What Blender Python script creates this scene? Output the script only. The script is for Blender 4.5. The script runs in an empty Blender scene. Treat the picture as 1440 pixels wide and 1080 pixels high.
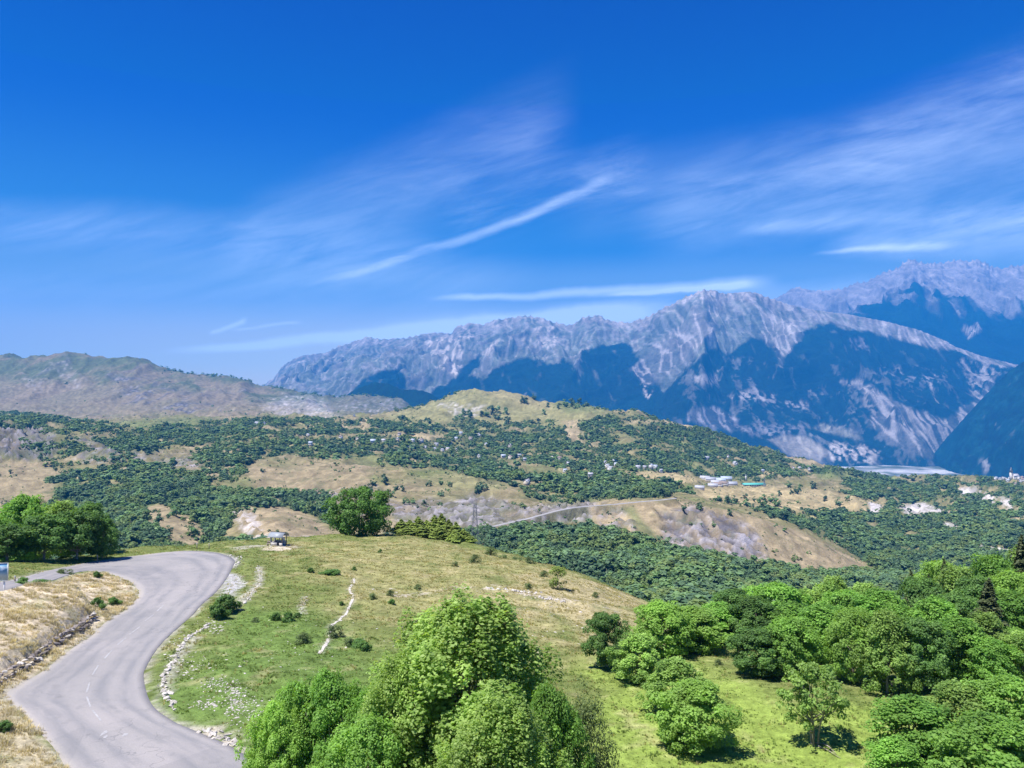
import bpy, bmesh, math, random
import numpy as np
from mathutils import Vector

F = 1082.0            # focal length in pixels of the 1440 x 1080 photograph
scene = bpy.context.scene
# ------------------------------------------------------------------ camera
cam_data = bpy.data.cameras.new("camera")
cam_data.sensor_width = 36.0
cam_data.lens = 36.0 * F / 1440.0
cam_data.clip_start = 0.5
cam_data.clip_end = 90000.0
cam = bpy.data.objects.new("camera", cam_data)
cam.location = (0, 0, 0)
cam.rotation_euler = (math.radians(90), 0, 0)
scene.collection.objects.link(cam)
scene.camera = cam
# ------------------------------------------------------------------ sun + sky
SUN = Vector((-0.34, -0.20, 0.90)).normalized()      # from the ground towards the sun
SUN_EL = math.asin(SUN.z)
SUN_ROT = math.atan2(SUN.x, SUN.y)
sd = bpy.data.lights.new("sun", 'SUN')
sd.energy = 4.6
sd.angle = math.radians(0.53)
sd.color = (1.0, 0.965, 0.93)
so = bpy.data.objects.new("sun", sd)
so.rotation_euler = (-SUN).to_track_quat('-Z', 'Y').to_euler()
so.location = (0, 0, 3000)
scene.collection.objects.link(so)

world = bpy.data.worlds.new("World")
scene.world = world
world.use_nodes = True
wt = world.node_tree
wt.nodes.clear()
def wn(t, **k):
    n = wt.nodes.new(t)
    for a, b in k.items(): setattr(n, a, b)
    return n
def wl(a, b): wt.links.new(a, b)
def wmath(op, a, b=None, c=None, clamp=False):
    n = wn('ShaderNodeMath', operation=op, use_clamp=clamp)
    for i, v in enumerate((a, b, c)):
        if v is None: continue
        if isinstance(v, (int, float)): n.inputs[i].default_value = v
        else: wl(v, n.inputs[i])
    return n.outputs[0]
sky = wn('ShaderNodeTexSky', sky_type='NISHITA', sun_disc=False)
sky.sun_elevation = SUN_EL
sky.sun_rotation = SUN_ROT
sky.altitude = 1500.0
sky.air_density = 1.0
sky.dust_density = 0.25
sky.ozone_density = 2.6
GAINS = [(-0.02, (1.6, 1.45, 1.25)), (0.48, (0.0, 0.14, 0.80)), (0.018, (1.6, 1.42, 1.2)), (0.065, (2.0, 1.48, 1.10)), (0.128, (0.90, 0.90, 0.88)), (0.173, (0.18, 0.48, 0.80)), (0.25, (0.0, 0.27, 0.80)), (0.34, (0.0, 0.20, 0.84))]     # deep clear alpine blue, paler towards the horizon
gain = wn('ShaderNodeMix', data_type='RGBA', blend_type='MULTIPLY')
gain.inputs[0].default_value = 1.0
# cirrus, laid out by direction of view (azimuth, elevation), the same from everywhere
tc = wn('ShaderNodeTexCoord')
sx = wn('ShaderNodeSeparateXYZ'); wl(tc.outputs['Generated'], sx.inputs[0])
yy = wmath('MAXIMUM', sx.outputs[1], 0.02)
gr_ = wn('ShaderNodeMapRange'); wl(sx.outputs[2], gr_.inputs[0]); gr_.inputs[1].default_value = -0.02; gr_.inputs[2].default_value = 0.48
gm_ = wn('ShaderNodeValToRGB'); gm_.color_ramp.interpolation = 'EASE'; wl(gr_.outputs[0], gm_.inputs[0])
GMAX = 6.0
for k_, (z_, c_) in enumerate(GAINS):
    e_ = gm_.color_ramp.elements[k_] if k_ < 2 else gm_.color_ramp.elements.new(0.5)
    e_.position = min(1.0, max(0.0, (z_ + 0.02) / 0.5)); e_.color = (c_[0] / GMAX, c_[1] / GMAX, c_[2] / GMAX, 1)
gs_ = wn('ShaderNodeVectorMath', operation='SCALE'); wl(gm_.outputs[0], gs_.inputs[0]); gs_.inputs[3].default_value = GMAX
wl(sky.outputs[0], gain.inputs[6]); wl(gs_.outputs[0], gain.inputs[7])
U = wmath('DIVIDE', sx.outputs[0], yy)        # tan of azimuth from north
V = wmath('DIVIDE', sx.outputs[2], yy)        # slope upwards
front = wmath('MULTIPLY', wmath('SUBTRACT', sx.outputs[1], 0.05), 6.0, clamp=True)
def noise2(us, vs, sc, detail, rot=0.0, warp=0.0, off=0.0, rough=0.6):
    c = wn('ShaderNodeCombineXYZ'); wl(U, c.inputs[0]); wl(V, c.inputs[1]); c.inputs[2].default_value = off
    m = wn('ShaderNodeMapping'); m.inputs['Rotation'].default_value = (0, 0, rot)
    wl(c.outputs[0], m.inputs[0])
    m2 = wn('ShaderNodeMapping'); m2.inputs['Scale'].default_value = (us, vs, 1)
    wl(m.outputs[0], m2.inputs[0])
    n = wn('ShaderNodeTexNoise'); n.inputs['Scale'].default_value = sc
    n.inputs['Detail'].default_value = detail; n.inputs['Roughness'].default_value = rough
    n.inputs['Distortion'].default_value = warp
    wl(m2.outputs[0], n.inputs[0])
    return n.outputs[0]
def sstep(x, a, b):
    n = wn('ShaderNodeMapRange', interpolation_type='SMOOTHSTEP')
    wl(x, n.inputs[0]); n.inputs[1].default_value = a; n.inputs[2].default_value = b
    return n.outputs[0]
fine = noise2(1.0, 4.5, 5.0, 9, rot=-0.22, warp=0.6, off=3.1, rough=0.62)
fib = noise2(1.0, 9.0, 11.0, 8, rot=-0.30, warp=0.4, off=5.7, rough=0.7)
fine = wmath('ADD', wmath('MULTIPLY', fine, 0.72), wmath('MULTIPLY', fib, 0.28))
wav = noise2(1.0, 1.0, 6.0, 4, off=8.0)
Vw = wmath('ADD', V, wmath('MULTIPLY', wmath('SUBTRACT', wav, 0.5), 0.022))
def band(x0, y0, x1, y1, w0, w1, amp, curve=0.0, lo=0.42, hi=0.66, end=0.1):
    """soft streak between two photo positions given as pixels"""
    u0, v0, u1, v1 = (x0 - 720) / F, (540 - y0) / F, (x1 - 720) / F, (540 - y1) / F
    t = wmath('DIVIDE', wmath('SUBTRACT', U, u0), u1 - u0)
    c = wmath('ADD', wmath('MULTIPLY', t, v1 - v0), v0)
    c = wmath('ADD', c, wmath('MULTIPLY', wmath('MULTIPLY', t, wmath('SUBTRACT', 1.0, t)), curve / F * 4))
    d = wmath('ABSOLUTE', wmath('SUBTRACT', Vw, c))
    w = wmath('ADD', wmath('MULTIPLY', t, (w1 - w0) / F), w0 / F)
    w = wmath('MAXIMUM', w, 0.001)
    g = wmath('SUBTRACT', 1.0, sstep(wmath('DIVIDE', d, w), 0.0, 1.0))
    e = wmath('MULTIPLY', sstep(t, -end, end), wmath('SUBTRACT', 1.0, sstep(t, 1 - end, 1 + end)))
    f = sstep(fine, lo, hi)
    return wmath('MULTIPLY', wmath('MULTIPLY', wmath('MULTIPLY', g, e), f), amp)
bands = [
    band(455, 394, 835, 262, 8, 14, 0.40, curve=-10, lo=0.2, hi=0.62, end=0.14),
    band(640, 300, 900, 245, 60, 70, 0.12),
    band(-80, 312, 600, 372, 50, 70, 0.34, curve=8, lo=0.10, hi=0.95),
    band(330, 350, 780, 190, 85, 115, 0.28, lo=0.15, hi=1.0),
    band(270, 491, 900, 440, 8, 26, 1.25, lo=0.05, hi=0.5, end=0.10),
    band(520, 468, 1300, 415, 26, 40, 0.62, lo=0.15, hi=0.7),
    band(625, 421, 1070, 400, 6, 16, 0.72, lo=0.1, hi=0.5, end=0.08),
    band(860, 416, 1050, 402, 4, 8, 0.6, lo=0.1, hi=0.5, end=0.1),
    band(930, 312, 1500, 200, 85, 185, 0.30, lo=0.10, hi=0.95),
    band(1060, 318, 1500, 300, 16, 40, 0.30, lo=0.25, hi=0.7),
    band(1165, 357, 1330, 342, 5, 11, 0.42, lo=0.15, hi=0.6, end=0.2),
    band(1180, 348, 1560, 325, 26, 55, 0.42, lo=0.15, hi=0.8),
    band(1180, 220, 1500, 90, 70, 100, 0.14, lo=0.35, hi=0.8),
    band(800, 280, 1300, 225, 80, 100, 0.18, lo=0.15, hi=0.95),
    band(296, 467, 345, 450, 5, 6, 0.8, lo=0.1, hi=0.4),
    band(330, 462, 420, 454, 3, 4, 0.5, lo=0.1, hi=0.5),
    band(-100, 420, 700, 400, 55, 80, 0.30, lo=0.15, hi=0.95),
]
acc = bands[0]
for b in bands[1:]: acc = wmath('ADD', acc, b)
cover = wmath('MULTIPLY', wmath('MINIMUM', acc, 0.95), front)
cm = wn('ShaderNodeMix', data_type='RGBA'); wl(cover, cm.inputs[0])
wl(gain.outputs[2], cm.inputs[6]); cm.inputs[7].default_value = (11.5, 12.8, 14.8, 1)
bg = wn('ShaderNodeBackground'); bg.inputs[1].default_value = 0.078
wl(cm.outputs[2], bg.inputs[0])
wo = wn('ShaderNodeOutputWorld'); wl(bg.outputs[0], wo.inputs[0])

vs_ = scene.view_settings
scene.display_settings.display_device = 'sRGB'
vs_.view_transform = 'Standard'; vs_.look = 'None'; vs_.exposure = 0.95; vs_.gamma = 1.0
vs_.use_curve_mapping = False
scene.render.engine = 'CYCLES'
cy = scene.cycles
cy.max_bounces = 5; cy.diffuse_bounces = 3; cy.glossy_bounces = 1; cy.transmission_bounces = 3
cy.transparent_max_bounces = 8; cy.volume_bounces = 1
cy.use_denoising = True
cy.caustics_reflective = False; cy.caustics_refractive = False

# ------------------------------------------------------------------ helpers
COL = scene.collection
rng = np.random.default_rng(7)
random.seed(7)
def px_xyz(px, py, D):
    return ((px - 720.0) / F * D, float(D), -(py - 540.0) / F * D)

_perm = np.random.default_rng(99).permutation(4096)
def _hash(ix, iy):
    return _perm[(ix + _perm[iy & 4095]) & 4095]
def pnoise(x, y):
    x = np.asarray(x, float); y = np.asarray(y, float)
    x, y = np.broadcast_arrays(x, y)
    ix = np.floor(x).astype(np.int64); iy = np.floor(y).astype(np.int64)
    fx = x - ix; fy = y - iy
    u = fx * fx * fx * (fx * (fx * 6 - 15) + 10); v = fy * fy * fy * (fy * (fy * 6 - 15) + 10)
    def g(a, b, dx, dy):
        an = _hash(a, b) * (2 * math.pi / 4096.0)
        return np.cos(an) * dx + np.sin(an) * dy
    a = g(ix, iy, fx, fy); b = g(ix + 1, iy, fx - 1, fy)
    c = g(ix, iy + 1, fx, fy - 1); d = g(ix + 1, iy + 1, fx - 1, fy - 1)
    return ((a + (b - a) * u) + ((c + (d - c) * u) - (a + (b - a) * u)) * v) * 1.5
def fbm(x, y, o=5, lac=2.03, gain=0.5):
    s = 0; a = 1.0; t = 0
    for i in range(o):
        s = s + a * pnoise(x + i * 17.3, y - i * 9.1); t += a
        x = x * lac; y = y * lac; a *= gain
    return s / t
def ridged(x, y, o=5, lac=2.1, gain=0.5):
    s = 0; a = 1.0; t = 0; w = 1.0
    for i in range(o):
        n = 1 - np.abs(pnoise(x + i * 31.7, y + i * 12.9)) * 1.7
        n = np.clip(n, 0, 1) ** 2
        s = s + a * n * w; t += a
        w = np.clip(n * 1.6, 0, 1); x = x * lac; y = y * lac; a *= gain
    return s / t
def smooth(x, a, b):
    t = np.clip((x - a) / (b - a), 0, 1); return t * t * (3 - 2 * t)
def blur(a, k, axis):
    if k < 1: return a
    ker = np.exp(-0.5 * (np.arange(-3 * k, 3 * k + 1) / k) ** 2); ker /= ker.sum()
    pad = [(0, 0)] * a.ndim; pad[axis] = (3 * k, 3 * k)
    p = np.pad(a, pad, mode='edge')
    return np.apply_along_axis(lambda m: np.convolve(m, ker, mode='valid'), axis, p)
def poly_sd(px, py, poly):
    """signed distance, positive inside"""
    P = np.array(poly, float); n = len(P)
    best = np.full(px.shape, 1e18); inside = np.zeros(px.shape, bool)
    for i in range(n):
        x0, y0 = P[i]; x1, y1 = P[(i + 1) % n]
        ex, ey = x1 - x0, y1 - y0
        t = np.clip(((px - x0) * ex + (py - y0) * ey) / (ex * ex + ey * ey + 1e-9), 0, 1)
        d = (px - x0 - t * ex) ** 2 + (py - y0 - t * ey) ** 2
        best = np.minimum(best, d)
        c = ((y0 > py) != (y1 > py))
        with np.errstate(divide='ignore', invalid='ignore'):
            xi = (x1 - x0) * (py - y0) / (y1 - y0 + 1e-12) + x0
        inside ^= c & (px < xi)
    return np.where(inside, 1, -1) * np.sqrt(best)
def line_d(px, py, line):
    best = np.full(px.shape, 1e18)
    P = np.array(line, float)
    for (x0, y0), (x1, y1) in zip(P[:-1], P[1:]):
        ex, ey = x1 - x0, y1 - y0
        t = np.clip(((px - x0) * ex + (py - y0) * ey) / (ex * ex + ey * ey + 1e-9), 0, 1)
        best = np.minimum(best, (px - x0 - t * ex) ** 2 + (py - y0 - t * ey) ** 2)
    return np.sqrt(best)

def tag(o, label=None, cat=None, group=None, kind=None):
    if label: o['label'] = label
    if cat: o['category'] = cat
    if group: o['group'] = group
    if kind: o['kind'] = kind
    return o
def np_mesh(name, V, Fc, mat=None, smooth_shade=False, attrs=None):
    """V (n,3), Fc (m,k) with constant k"""
    me = bpy.data.meshes.new(name)
    V = np.asarray(V, np.float32); Fc = np.asarray(Fc, np.int32)
    m, k = Fc.shape
    me.vertices.add(len(V)); me.vertices.foreach_set('co', V.ravel())
    me.loops.add(m * k); me.loops.foreach_set('vertex_index', Fc.ravel())
    me.polygons.add(m); me.polygons.foreach_set('loop_start', np.arange(0, m * k, k, dtype=np.int32))
    if smooth_shade: me.polygons.foreach_set('use_smooth', np.ones(m, bool))
    for an, (ty, dom, arr) in (attrs or {}).items():
        at = me.attributes.new(an, ty, dom)
        if ty == 'FLOAT_COLOR':
            arr = np.asarray(arr, np.float32)
            if arr.shape[1] == 3: arr = np.hstack([arr, np.ones((len(arr), 1), np.float32)])
            at.data.foreach_set('color', arr.ravel())
        elif ty == 'FLOAT_VECTOR': at.data.foreach_set('vector', np.asarray(arr, np.float32).ravel())
        else: at.data.foreach_set('value', np.asarray(arr, np.float32).ravel())
    me.update(calc_edges=True)
    if mat: me.materials.append(mat)
    return me
def link(name, me, parent=None, loc=None):
    o = bpy.data.objects.new(name, me); COL.objects.link(o)
    if parent: o.parent = parent
    if loc is not None: o.location = loc
    return o
def empty(name, loc, rz=0.0):
    o = bpy.data.objects.new(name, None); COL.objects.link(o)
    o.location = loc; o.rotation_euler = (0, 0, rz); o.empty_display_size = 0.5
    return o
def grid_faces(nr, nc):
    i = np.arange(nr - 1)[:, None] * nc + np.arange(nc - 1)[None, :]
    return np.stack([i, i + 1, i + nc + 1, i + nc], -1).reshape(-1, 4)

# ------------------------------------------------------------------ materials
class NT:
    def __init__(s, name):
        s.m = bpy.data.materials.new(name); s.m.use_nodes = True
        s.t = s.m.node_tree; s.t.nodes.clear()
        s.out = s.n('ShaderNodeOutputMaterial')
    def n(s, t, **k):
        x = s.t.nodes.new(t)
        for a, b in k.items(): setattr(x, a, b)
        return x
    def l(s, a, b): s.t.links.new(a, b)
    def math(s, op, a, b=None, clamp=False):
        n = s.n('ShaderNodeMath', operation=op, use_clamp=clamp)
        for i, v in enumerate((a, b)):
            if v is None: continue
            if isinstance(v, (int, float)): n.inputs[i].default_value = v
            else: s.l(v, n.inputs[i])
        return n.outputs[0]
    def pos(s): return s.n('ShaderNodeNewGeometry').outputs['Position']
    def noise(s, sc, det=4, vec=None, rough=0.55, dist=0.0):
        n = s.n('ShaderNodeTexNoise'); n.inputs['Scale'].default_value = sc
        n.inputs['Detail'].default_value = det; n.inputs['Roughness'].default_value = rough
        n.inputs['Distortion'].default_value = dist
        s.l(vec if vec is not None else s.pos(), n.inputs[0]); return n.outputs[0]
    def mr(s, x, a, b, c=0.0, d=1.0):
        n = s.n('ShaderNodeMapRange'); s.l(x, n.inputs[0])
        for i, v in enumerate((a, b, c, d)): n.inputs[i + 1].default_value = v
        return n.outputs[0]
    def mix(s, f, a, b, blend='MIX'):
        n = s.n('ShaderNodeMix', data_type='RGBA', blend_type=blend)
        for i, v in ((0, f), (6, a), (7, b)):
            if isinstance(v, (int, float)): n.inputs[i].default_value = v
            elif isinstance(v, (tuple, list)): n.inputs[i].default_value = (*v[:3], 1)
            else: s.l(v, n.inputs[i])
        return n.outputs[2]
    def scale_col(s, c, f):
        v = s.n('ShaderNodeVectorMath', operation='SCALE')
        s.l(c, v.inputs[0]); s.l(f, v.inputs[3]); return v.outputs[0]
    def attr(s, name):
        return s.n('ShaderNodeAttribute', attribute_name=name)
    def bump(s, h, st, dist):
        b = s.n('ShaderNodeBump'); b.inputs['Strength'].default_value = st
        b.inputs['Distance'].default_value = dist; s.l(h, b.inputs['Height']); return b.outputs[0]
    def bsdf(s, col, rough=0.9, spec=0.15, normal=None, metal=0.0):
        b = s.n('ShaderNodeBsdfPrincipled')
        if isinstance(col, (tuple, list)): b.inputs['Base Color'].default_value = (*col[:3], 1)
        else: s.l(col, b.inputs['Base Color'])
        b.inputs['Roughness'].default_value = rough
        b.inputs['Specular IOR Level'].default_value = spec
        b.inputs['Metallic'].default_value = metal
        if normal is not None: s.l(normal, b.inputs['Normal'])
        s.l(b.outputs[0], s.out.inputs[0]); return b
def plain(name, col, rough=0.8, var=0.2, sc=3.0, metal=0.0, spec=0.3):
    t = NT(name)
    oc = t.n('ShaderNodeTexCoord').outputs['Object']
    n = t.noise(sc, 5, oc); v = t.mr(n, 0.3, 0.7, 1 - var, 1 + var)
    rgb = t.n('ShaderNodeRGB'); rgb.outputs[0].default_value = (*col, 1)
    c = t.scale_col(rgb.outputs[0], v)
    t.bsdf(c, rough, spec, metal=metal, normal=t.bump(n, 0.2, 0.02)); return t.m
def terrain_mat(name, scales, bump_d, var=0.22, st=0.6):
    t = NT(name)
    a = t.attr('albedo').outputs['Color']
    n1 = t.noise(scales[0], 6, rough=0.62); n2 = t.noise(scales[1], 4)
    v = t.math('MULTIPLY', t.mr(n1, 0.3, 0.7, 1 - var, 1 + var), t.mr(n2, 0.3, 0.7, 1 - var * 0.7, 1 + var * 0.7))
    c = t.scale_col(a, v)
    h = t.math('ADD', n1, t.math('MULTIPLY', n2, 0.4))
    t.bsdf(c, 0.95, 0.05, t.bump(h, st, bump_d)); return t.m
# ================================================================== NEAR GROUND
near_ctl = [
 (200,1070,53),(100,1000,61),(20,970,65.5),(180,950,70),(200,900,80),(260,850,94),(250,800,118),(320,790,122),(250,778,134),
 (150,790,121),(340,1075,53),(300,1040,57),(0,940,68),(0,900,73),(0,860,79),(0,840,84),(0,828,86),(50,813,97),
 (100,800,110),(130,797,115),(100,850,88),(100,820,98),(150,815,104),(190,830,102),(170,860,92),(50,900,75),(90,888,79.5),(130,895,81),
 (0,1020,57.5),(0,1080,50),(50,1080,51),(90,1080,52),(240,930,73),(250,980,64),(300,900,80),(330,850,95),(350,800,118),
 (390,768,150),(450,920,77),(500,815,116),(450,760,162),(505,758,168),(600,760,170),(600,850,102),(700,780,165),(700,850,108),
 (785,830,120),(780,800,148),(850,825,142),(850,880,102),(915,855,130),(900,900,95),(850,950,78),(950,1000,66),(1000,950,76),
 (1155,1047,59),(1080,985,68),(1250,1000,65),(1300,985,67),(1400,980,67),(1250,1070,56),(900,1075,55),(600,1000,62),(500,1070,54)]
C = [px_xyz(*c) for c in near_ctl]
def uD(u, D, z): return ((u - 720) / F * D, D, z)
C += [uD(1000,130,-41), uD(1200,110,-38), uD(1400,110,-37), uD(1440,140,-44), uD(1200,150,-51), uD(1060,95,-32), uD(1300,90,-32.5), uD(1650,100,-29), uD(-250,80,-20),
      uD(-250,115,-25), uD(1700,60,-25), uD(720,30,-24.5), uD(100,35,-22.5), uD(1400,35,-25), (0,0,-19), (-60,0,-17), (60,0,-20),
      (0,-40,-8), (-90,20,-17), (90,20,-23), uD(-100,150,-30), uD(300,165,-32), uD(720,190,-39), uD(1750,160,-36)]
C = np.array(C)
def tps(r2): return np.where(r2 > 1e-9, 0.5 * r2 * np.log(r2 + 1e-12), 0)
_n = len(C)
_S = 30.0
_X = C[:, :2] / _S
_K = tps(((_X[:, None] - _X[None]) ** 2).sum(-1)) + np.eye(_n) * 0.002
_P = np.hstack([np.ones((_n, 1)), _X])
_W = np.linalg.solve(np.block([[_K, _P], [_P.T, np.zeros((3, 3))]]), np.concatenate([C[:, 2], np.zeros(3)]))
DC = np.array([(-400,100),(0,108),(100,120),(150,128),(200,138),(280,145),(390,160),(505,174),(600,178),(700,170),(780,158),(850,148),(915,136),(960,137),
      (1100,150),(1300,152),(1900,150)], float)
def gz(x, y):
    """smooth near ground height"""
    x = np.atleast_1d(np.asarray(x, float)); y = np.atleast_1d(np.asarray(y, float))
    sh = x.shape; X = x.ravel() / _S; Y = y.ravel() / _S
    z = _W[_n] + _W[_n + 1] * X + _W[_n + 2] * Y
    for i in range(_n):
        z = z + _W[i] * tps((X - _X[i, 0]) ** 2 + (Y - _X[i, 1]) ** 2)
    u = 720 + F * x.ravel() / np.maximum(y.ravel(), 20)
    dc = np.interp(u, DC[:, 0], DC[:, 1])
    d = np.maximum(0, y.ravel() - dc)
    z = z - np.where(d < 25, 0.014 * d * d, 8.75 + 0.7 * (d - 25))
    return z.reshape(sh)
_ds = np.linspace(25, 240, 1500)
def hit(px, py):
    """near-ground point seen at a photo position"""
    x = (px - 720) / F * _ds
    z = gz(x, _ds); r = -(py - 540) / F * _ds
    i = np.argmax(z > r)
    if i == 0:
        i = np.argmin(np.abs(z - r)); D = _ds[i]
    else:
        a = (z - r)[i - 1]; b = (z - r)[i]; t = -a / (b - a); D = _ds[i - 1] + t * (_ds[i] - _ds[i - 1])
    return np.array([(px - 720) / F * D, D, float(gz((px - 720) / F * D, D)[0])])

road_pairs = [  # inner edge, outer edge
 ((200,1190),(470,1150)),((140,1135),(400,1105)),((97,1085),(350,1066)),((77,1053),(318,1046)),((53,1027),(275,1028)),((28,999),(240,1012)),((9,977),(212,988)),((33,960),(202,953)),
 ((67,939),(207,935)),((110,906),(226,906)),((143,880),(250,883)),((177,857),(275,860)),((193,841),(302,834)),((195,831),(326,800)),((187,821),(328,786)),
 ((172,813),(302,777)),((157,808),(255,775)),((140,804),(190,782)),((118,803),(135,789)),((95,809),(95,797)),((62,820),(50,807)),((21,834),(10,817)),((-40,855),(-50,834)),((-120,885),(-120,858))]
inner = np.array([hit(*a) for a, b in road_pairs]); outer = np.array([hit(*b) for a, b in road_pairs])
def catmull(P, n):
    P = np.asarray(P, float); m = len(P); out = []
    for i in range(m - 1):
        p0 = P[max(i - 1, 0)]; p1 = P[i]; p2 = P[i + 1]; p3 = P[min(i + 2, m - 1)]
        for t in np.linspace(0, 1, n, endpoint=False):
            out.append(0.5 * ((2 * p1) + (-p0 + p2) * t + (2 * p0 - 5 * p1 + 4 * p2 - p3) * t * t + (-p0 + 3 * p1 - 3 * p2 + p3) * t ** 3))
    out.append(P[-1]); return np.array(out)
inn = catmull(inner, 12); outr = catmull(outer, 12)
road_poly = np.vstack([inn[:, :2], outr[::-1, :2]])

# land cover on the near ground, as positions on the ground
def G(pts): return [tuple(hit(*p)[:2]) for p in pts]
nx0, nx1, ny0, ny1 = -190, 190, -45, 235
xs = np.concatenate([np.arange(nx0, -85, 2.0), np.arange(-85, 110, 0.55), np.arange(110, nx1 + 1, 2.0)])
ys = np.concatenate([np.arange(ny0, 44, 2.0), np.arange(44, 185, 0.55), np.arange(185, ny1 + 1, 2.0)])
GX, GY = np.meshgrid(xs, ys)
Z0 = gz(GX, GY)
rsd = poly_sd(GX, GY, road_poly)
off = smooth(-rsd, 0.3, 4.0)
bank_poly = G([(-120,870),(-40,850),(21,836),(62,822),(100,810),(125,805),(165,812),(190,826),(192,842),(172,858),(140,882),(105,909),(60,944),(20,972),(-40,1010),(-120,1060)])
bank = smooth(poly_sd(GX, GY, bank_poly), -0.4, 0.6)
low_poly = G([(-150,985),(5,983),(28,1003),(53,1032),(77,1058),(97,1090),(140,1150),(-150,1150)])
low = smooth(poly_sd(GX, GY, low_poly), -0.4, 0.6)
rough_n = fbm(GX / 9, GY / 9, 4)
Zn = Z0 + off * (rough_n * 0.7 + fbm(GX / 2.2 + 9, GY / 2.2, 3) * 0.16)
Zn = Zn - smooth(rsd, -0.1, 0.5) * 0.10
# stone retaining step on the bank
wall_line = [(-80,1008),(-30,978),(0,956),(22,944),(45,930),(66,912),(86,899),(105,888),(121,876),(133,867)]
wall_g = catmull(np.array([hit(*p) for p in wall_line]), 8)
def rel(u0):
    return np.clip(u0, 0, 1)
wd = line_d(GX, GY, wall_g[:, :2])
above = poly_sd(GX, GY, list(map(tuple, wall_g[:, :2])) + G([(120,840),(60,830),(-60,850),(-120,900)]))
stepz = smooth(above, 0.0, 0.9) * (1 - smooth(above, 3.0, 12.0)) * 1.15 * bank
Zn = Zn + stepz
def col(*c): return np.array(c, float)
def cmix(a, c, w): return a * (1 - w[..., None]) + c * w[..., None]
n1 = fbm(GX / 14 + 3, GY / 14, 4); n2 = fbm(GX / 4 - 7, GY / 5, 4); n3 = fbm(GX / 1.3, GY / 1.3 + 5, 3)
A = np.ones(GX.shape + (3,)) * col(0.165, 0.195, 0.060)
dry = col(0.320, 0.292, 0.130); tan = col(0.40, 0.335, 0.19); lush = col(0.125, 0.195, 0.048)
dry_poly = G([(400,785),(420,764),(505,757),(610,759),(700,776),(790,798),(870,825),(915,852),(900,900),(840,925),(780,920),(700,900),(640,880),(580,875),(520,860),(520,885),(480,850),(440,820)])
w = smooth(poly_sd(GX, GY, dry_poly) + n1 * 16 + n2 * 6, -6, 10)
A = cmix(A, dry, w * (0.72 + 0.5 * np.clip(n2, -0.5, 0.5)))
tan_poly = G([(720,805),(800,806),(870,828),(915,852),(905,890),(860,905),(790,900),(740,870),(700,840)])
w = smooth(poly_sd(GX, GY, tan_poly) + n1 * 10 + n2 * 8, -4, 9)
A = cmix(A, tan, w * 0.75)
lush_poly = G([(205,960),(215,920),(260,885),(330,850),(420,855),(520,900),(600,940),(600,1075),(330,1060),(240,1010)])
w = smooth(poly_sd(GX, GY, lush_poly) + n1 * 8 + n2 * 4, -3, 6)
A = cmix(A, lush, w * 0.92)
lush2 = G([(830,935),(900,915),(1010,930),(1060,960),(1120,985),(1300,985),(1450,975),(1450,1120),(800,1120)])
w = smooth(poly_sd(GX, GY, lush2) + n1 * 6 + n2 * 3, -3, 4)
A = cmix(A, lush * 1.50 + 0.01 + col(0.035, 0.01, -0.018), w * 0.92)
w = smooth(n2 + 0.6 * n3, 0.18, 0.55); A = cmix(A, tan * 0.95, w * 0.42 * (1 - 0.65 * smooth(GX, 15, 30)))
w = smooth(-n2 - 0.5 * n3, 0.2, 0.6); A = cmix(A, lush * 0.8, w * 0.45)
straw = col(0.62, 0.52, 0.36)
A = cmix(A, straw * (0.85 + 0.5 * n3[..., None] * 0.4) , bank)
A = cmix(A, col(0.19, 0.20, 0.075), bank * smooth(n2, 0.05, 0.45) * 0.7)
A = cmix(A, straw * 0.85, low * 0.8)
A = cmix(A, col(0.14, 0.17, 0.05), low * smooth(n2 + n1, 0.0, 0.4) * 0.7)
# verge of bare soil and gravel beside the road
verge = (1 - smooth(-rsd, 0.0, 0.9)) * smooth(n3 + n2 + 0.25, -0.1, 0.35)
A = cmix(A, col(0.36, 0.33, 0.28), verge * 0.8)
pale = col(0.50, 0.46, 0.40)
def pale_line(pts, wdt, amt, c=pale):
    global A
    g = catmull(np.array([hit(*p) for p in pts]), 6)
    d = line_d(GX, GY, g[:, :2]) + n3 * wdt * 0.9
    A = cmix(A, c, (1 - smooth(d, wdt * 0.55, wdt * 1.25)) * amt)
foot_path = [(449,921),(458,908),(464,893),(466,882),(478,870),(490,855),(496,842),(492,830),(497,820),(498,812)]
pale_line(foot_path, 0.30, 0.30)
pale_line([(428,862),(424,850),(430,840)], 0.3, 0.6)
pale_line([(366,800),(362,822),(340,842),(330,852)], 0.5, 0.6)
pale_line([(232,975),(235,955),(242,940),(250,925),(262,910),(280,895)], 0.55, 0.5)
pale_line([(345,845),(352,835),(365,825)], 0.5, 0.5)
for poly, a in ((G([(308,843),(312,820),(322,805),(338,808),(345,822),(330,838),(318,845)]), 0.9), (G([(318,778),(334,782),(338,795),(326,800)]), 0.6)):
    w = smooth(poly_sd(GX, GY, poly) + n3 * 1.2, -0.4, 0.9); A = cmix(A, col(0.42, 0.41, 0.41), w * a)
w = smooth(poly_sd(GX, GY, G([(368,774),(376,767),(415,765),(424,770),(412,774)])) + n3, -0.8, 1.2); A = cmix(A, col(0.50, 0.43, 0.33), w * 0.9)
w = smooth(poly_sd(GX, GY, G([(325,770),(370,766),(380,766),(372,769),(330,774)])) + n3, -0.5, 1.0); A = cmix(A, pale, w * 0.6)
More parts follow.
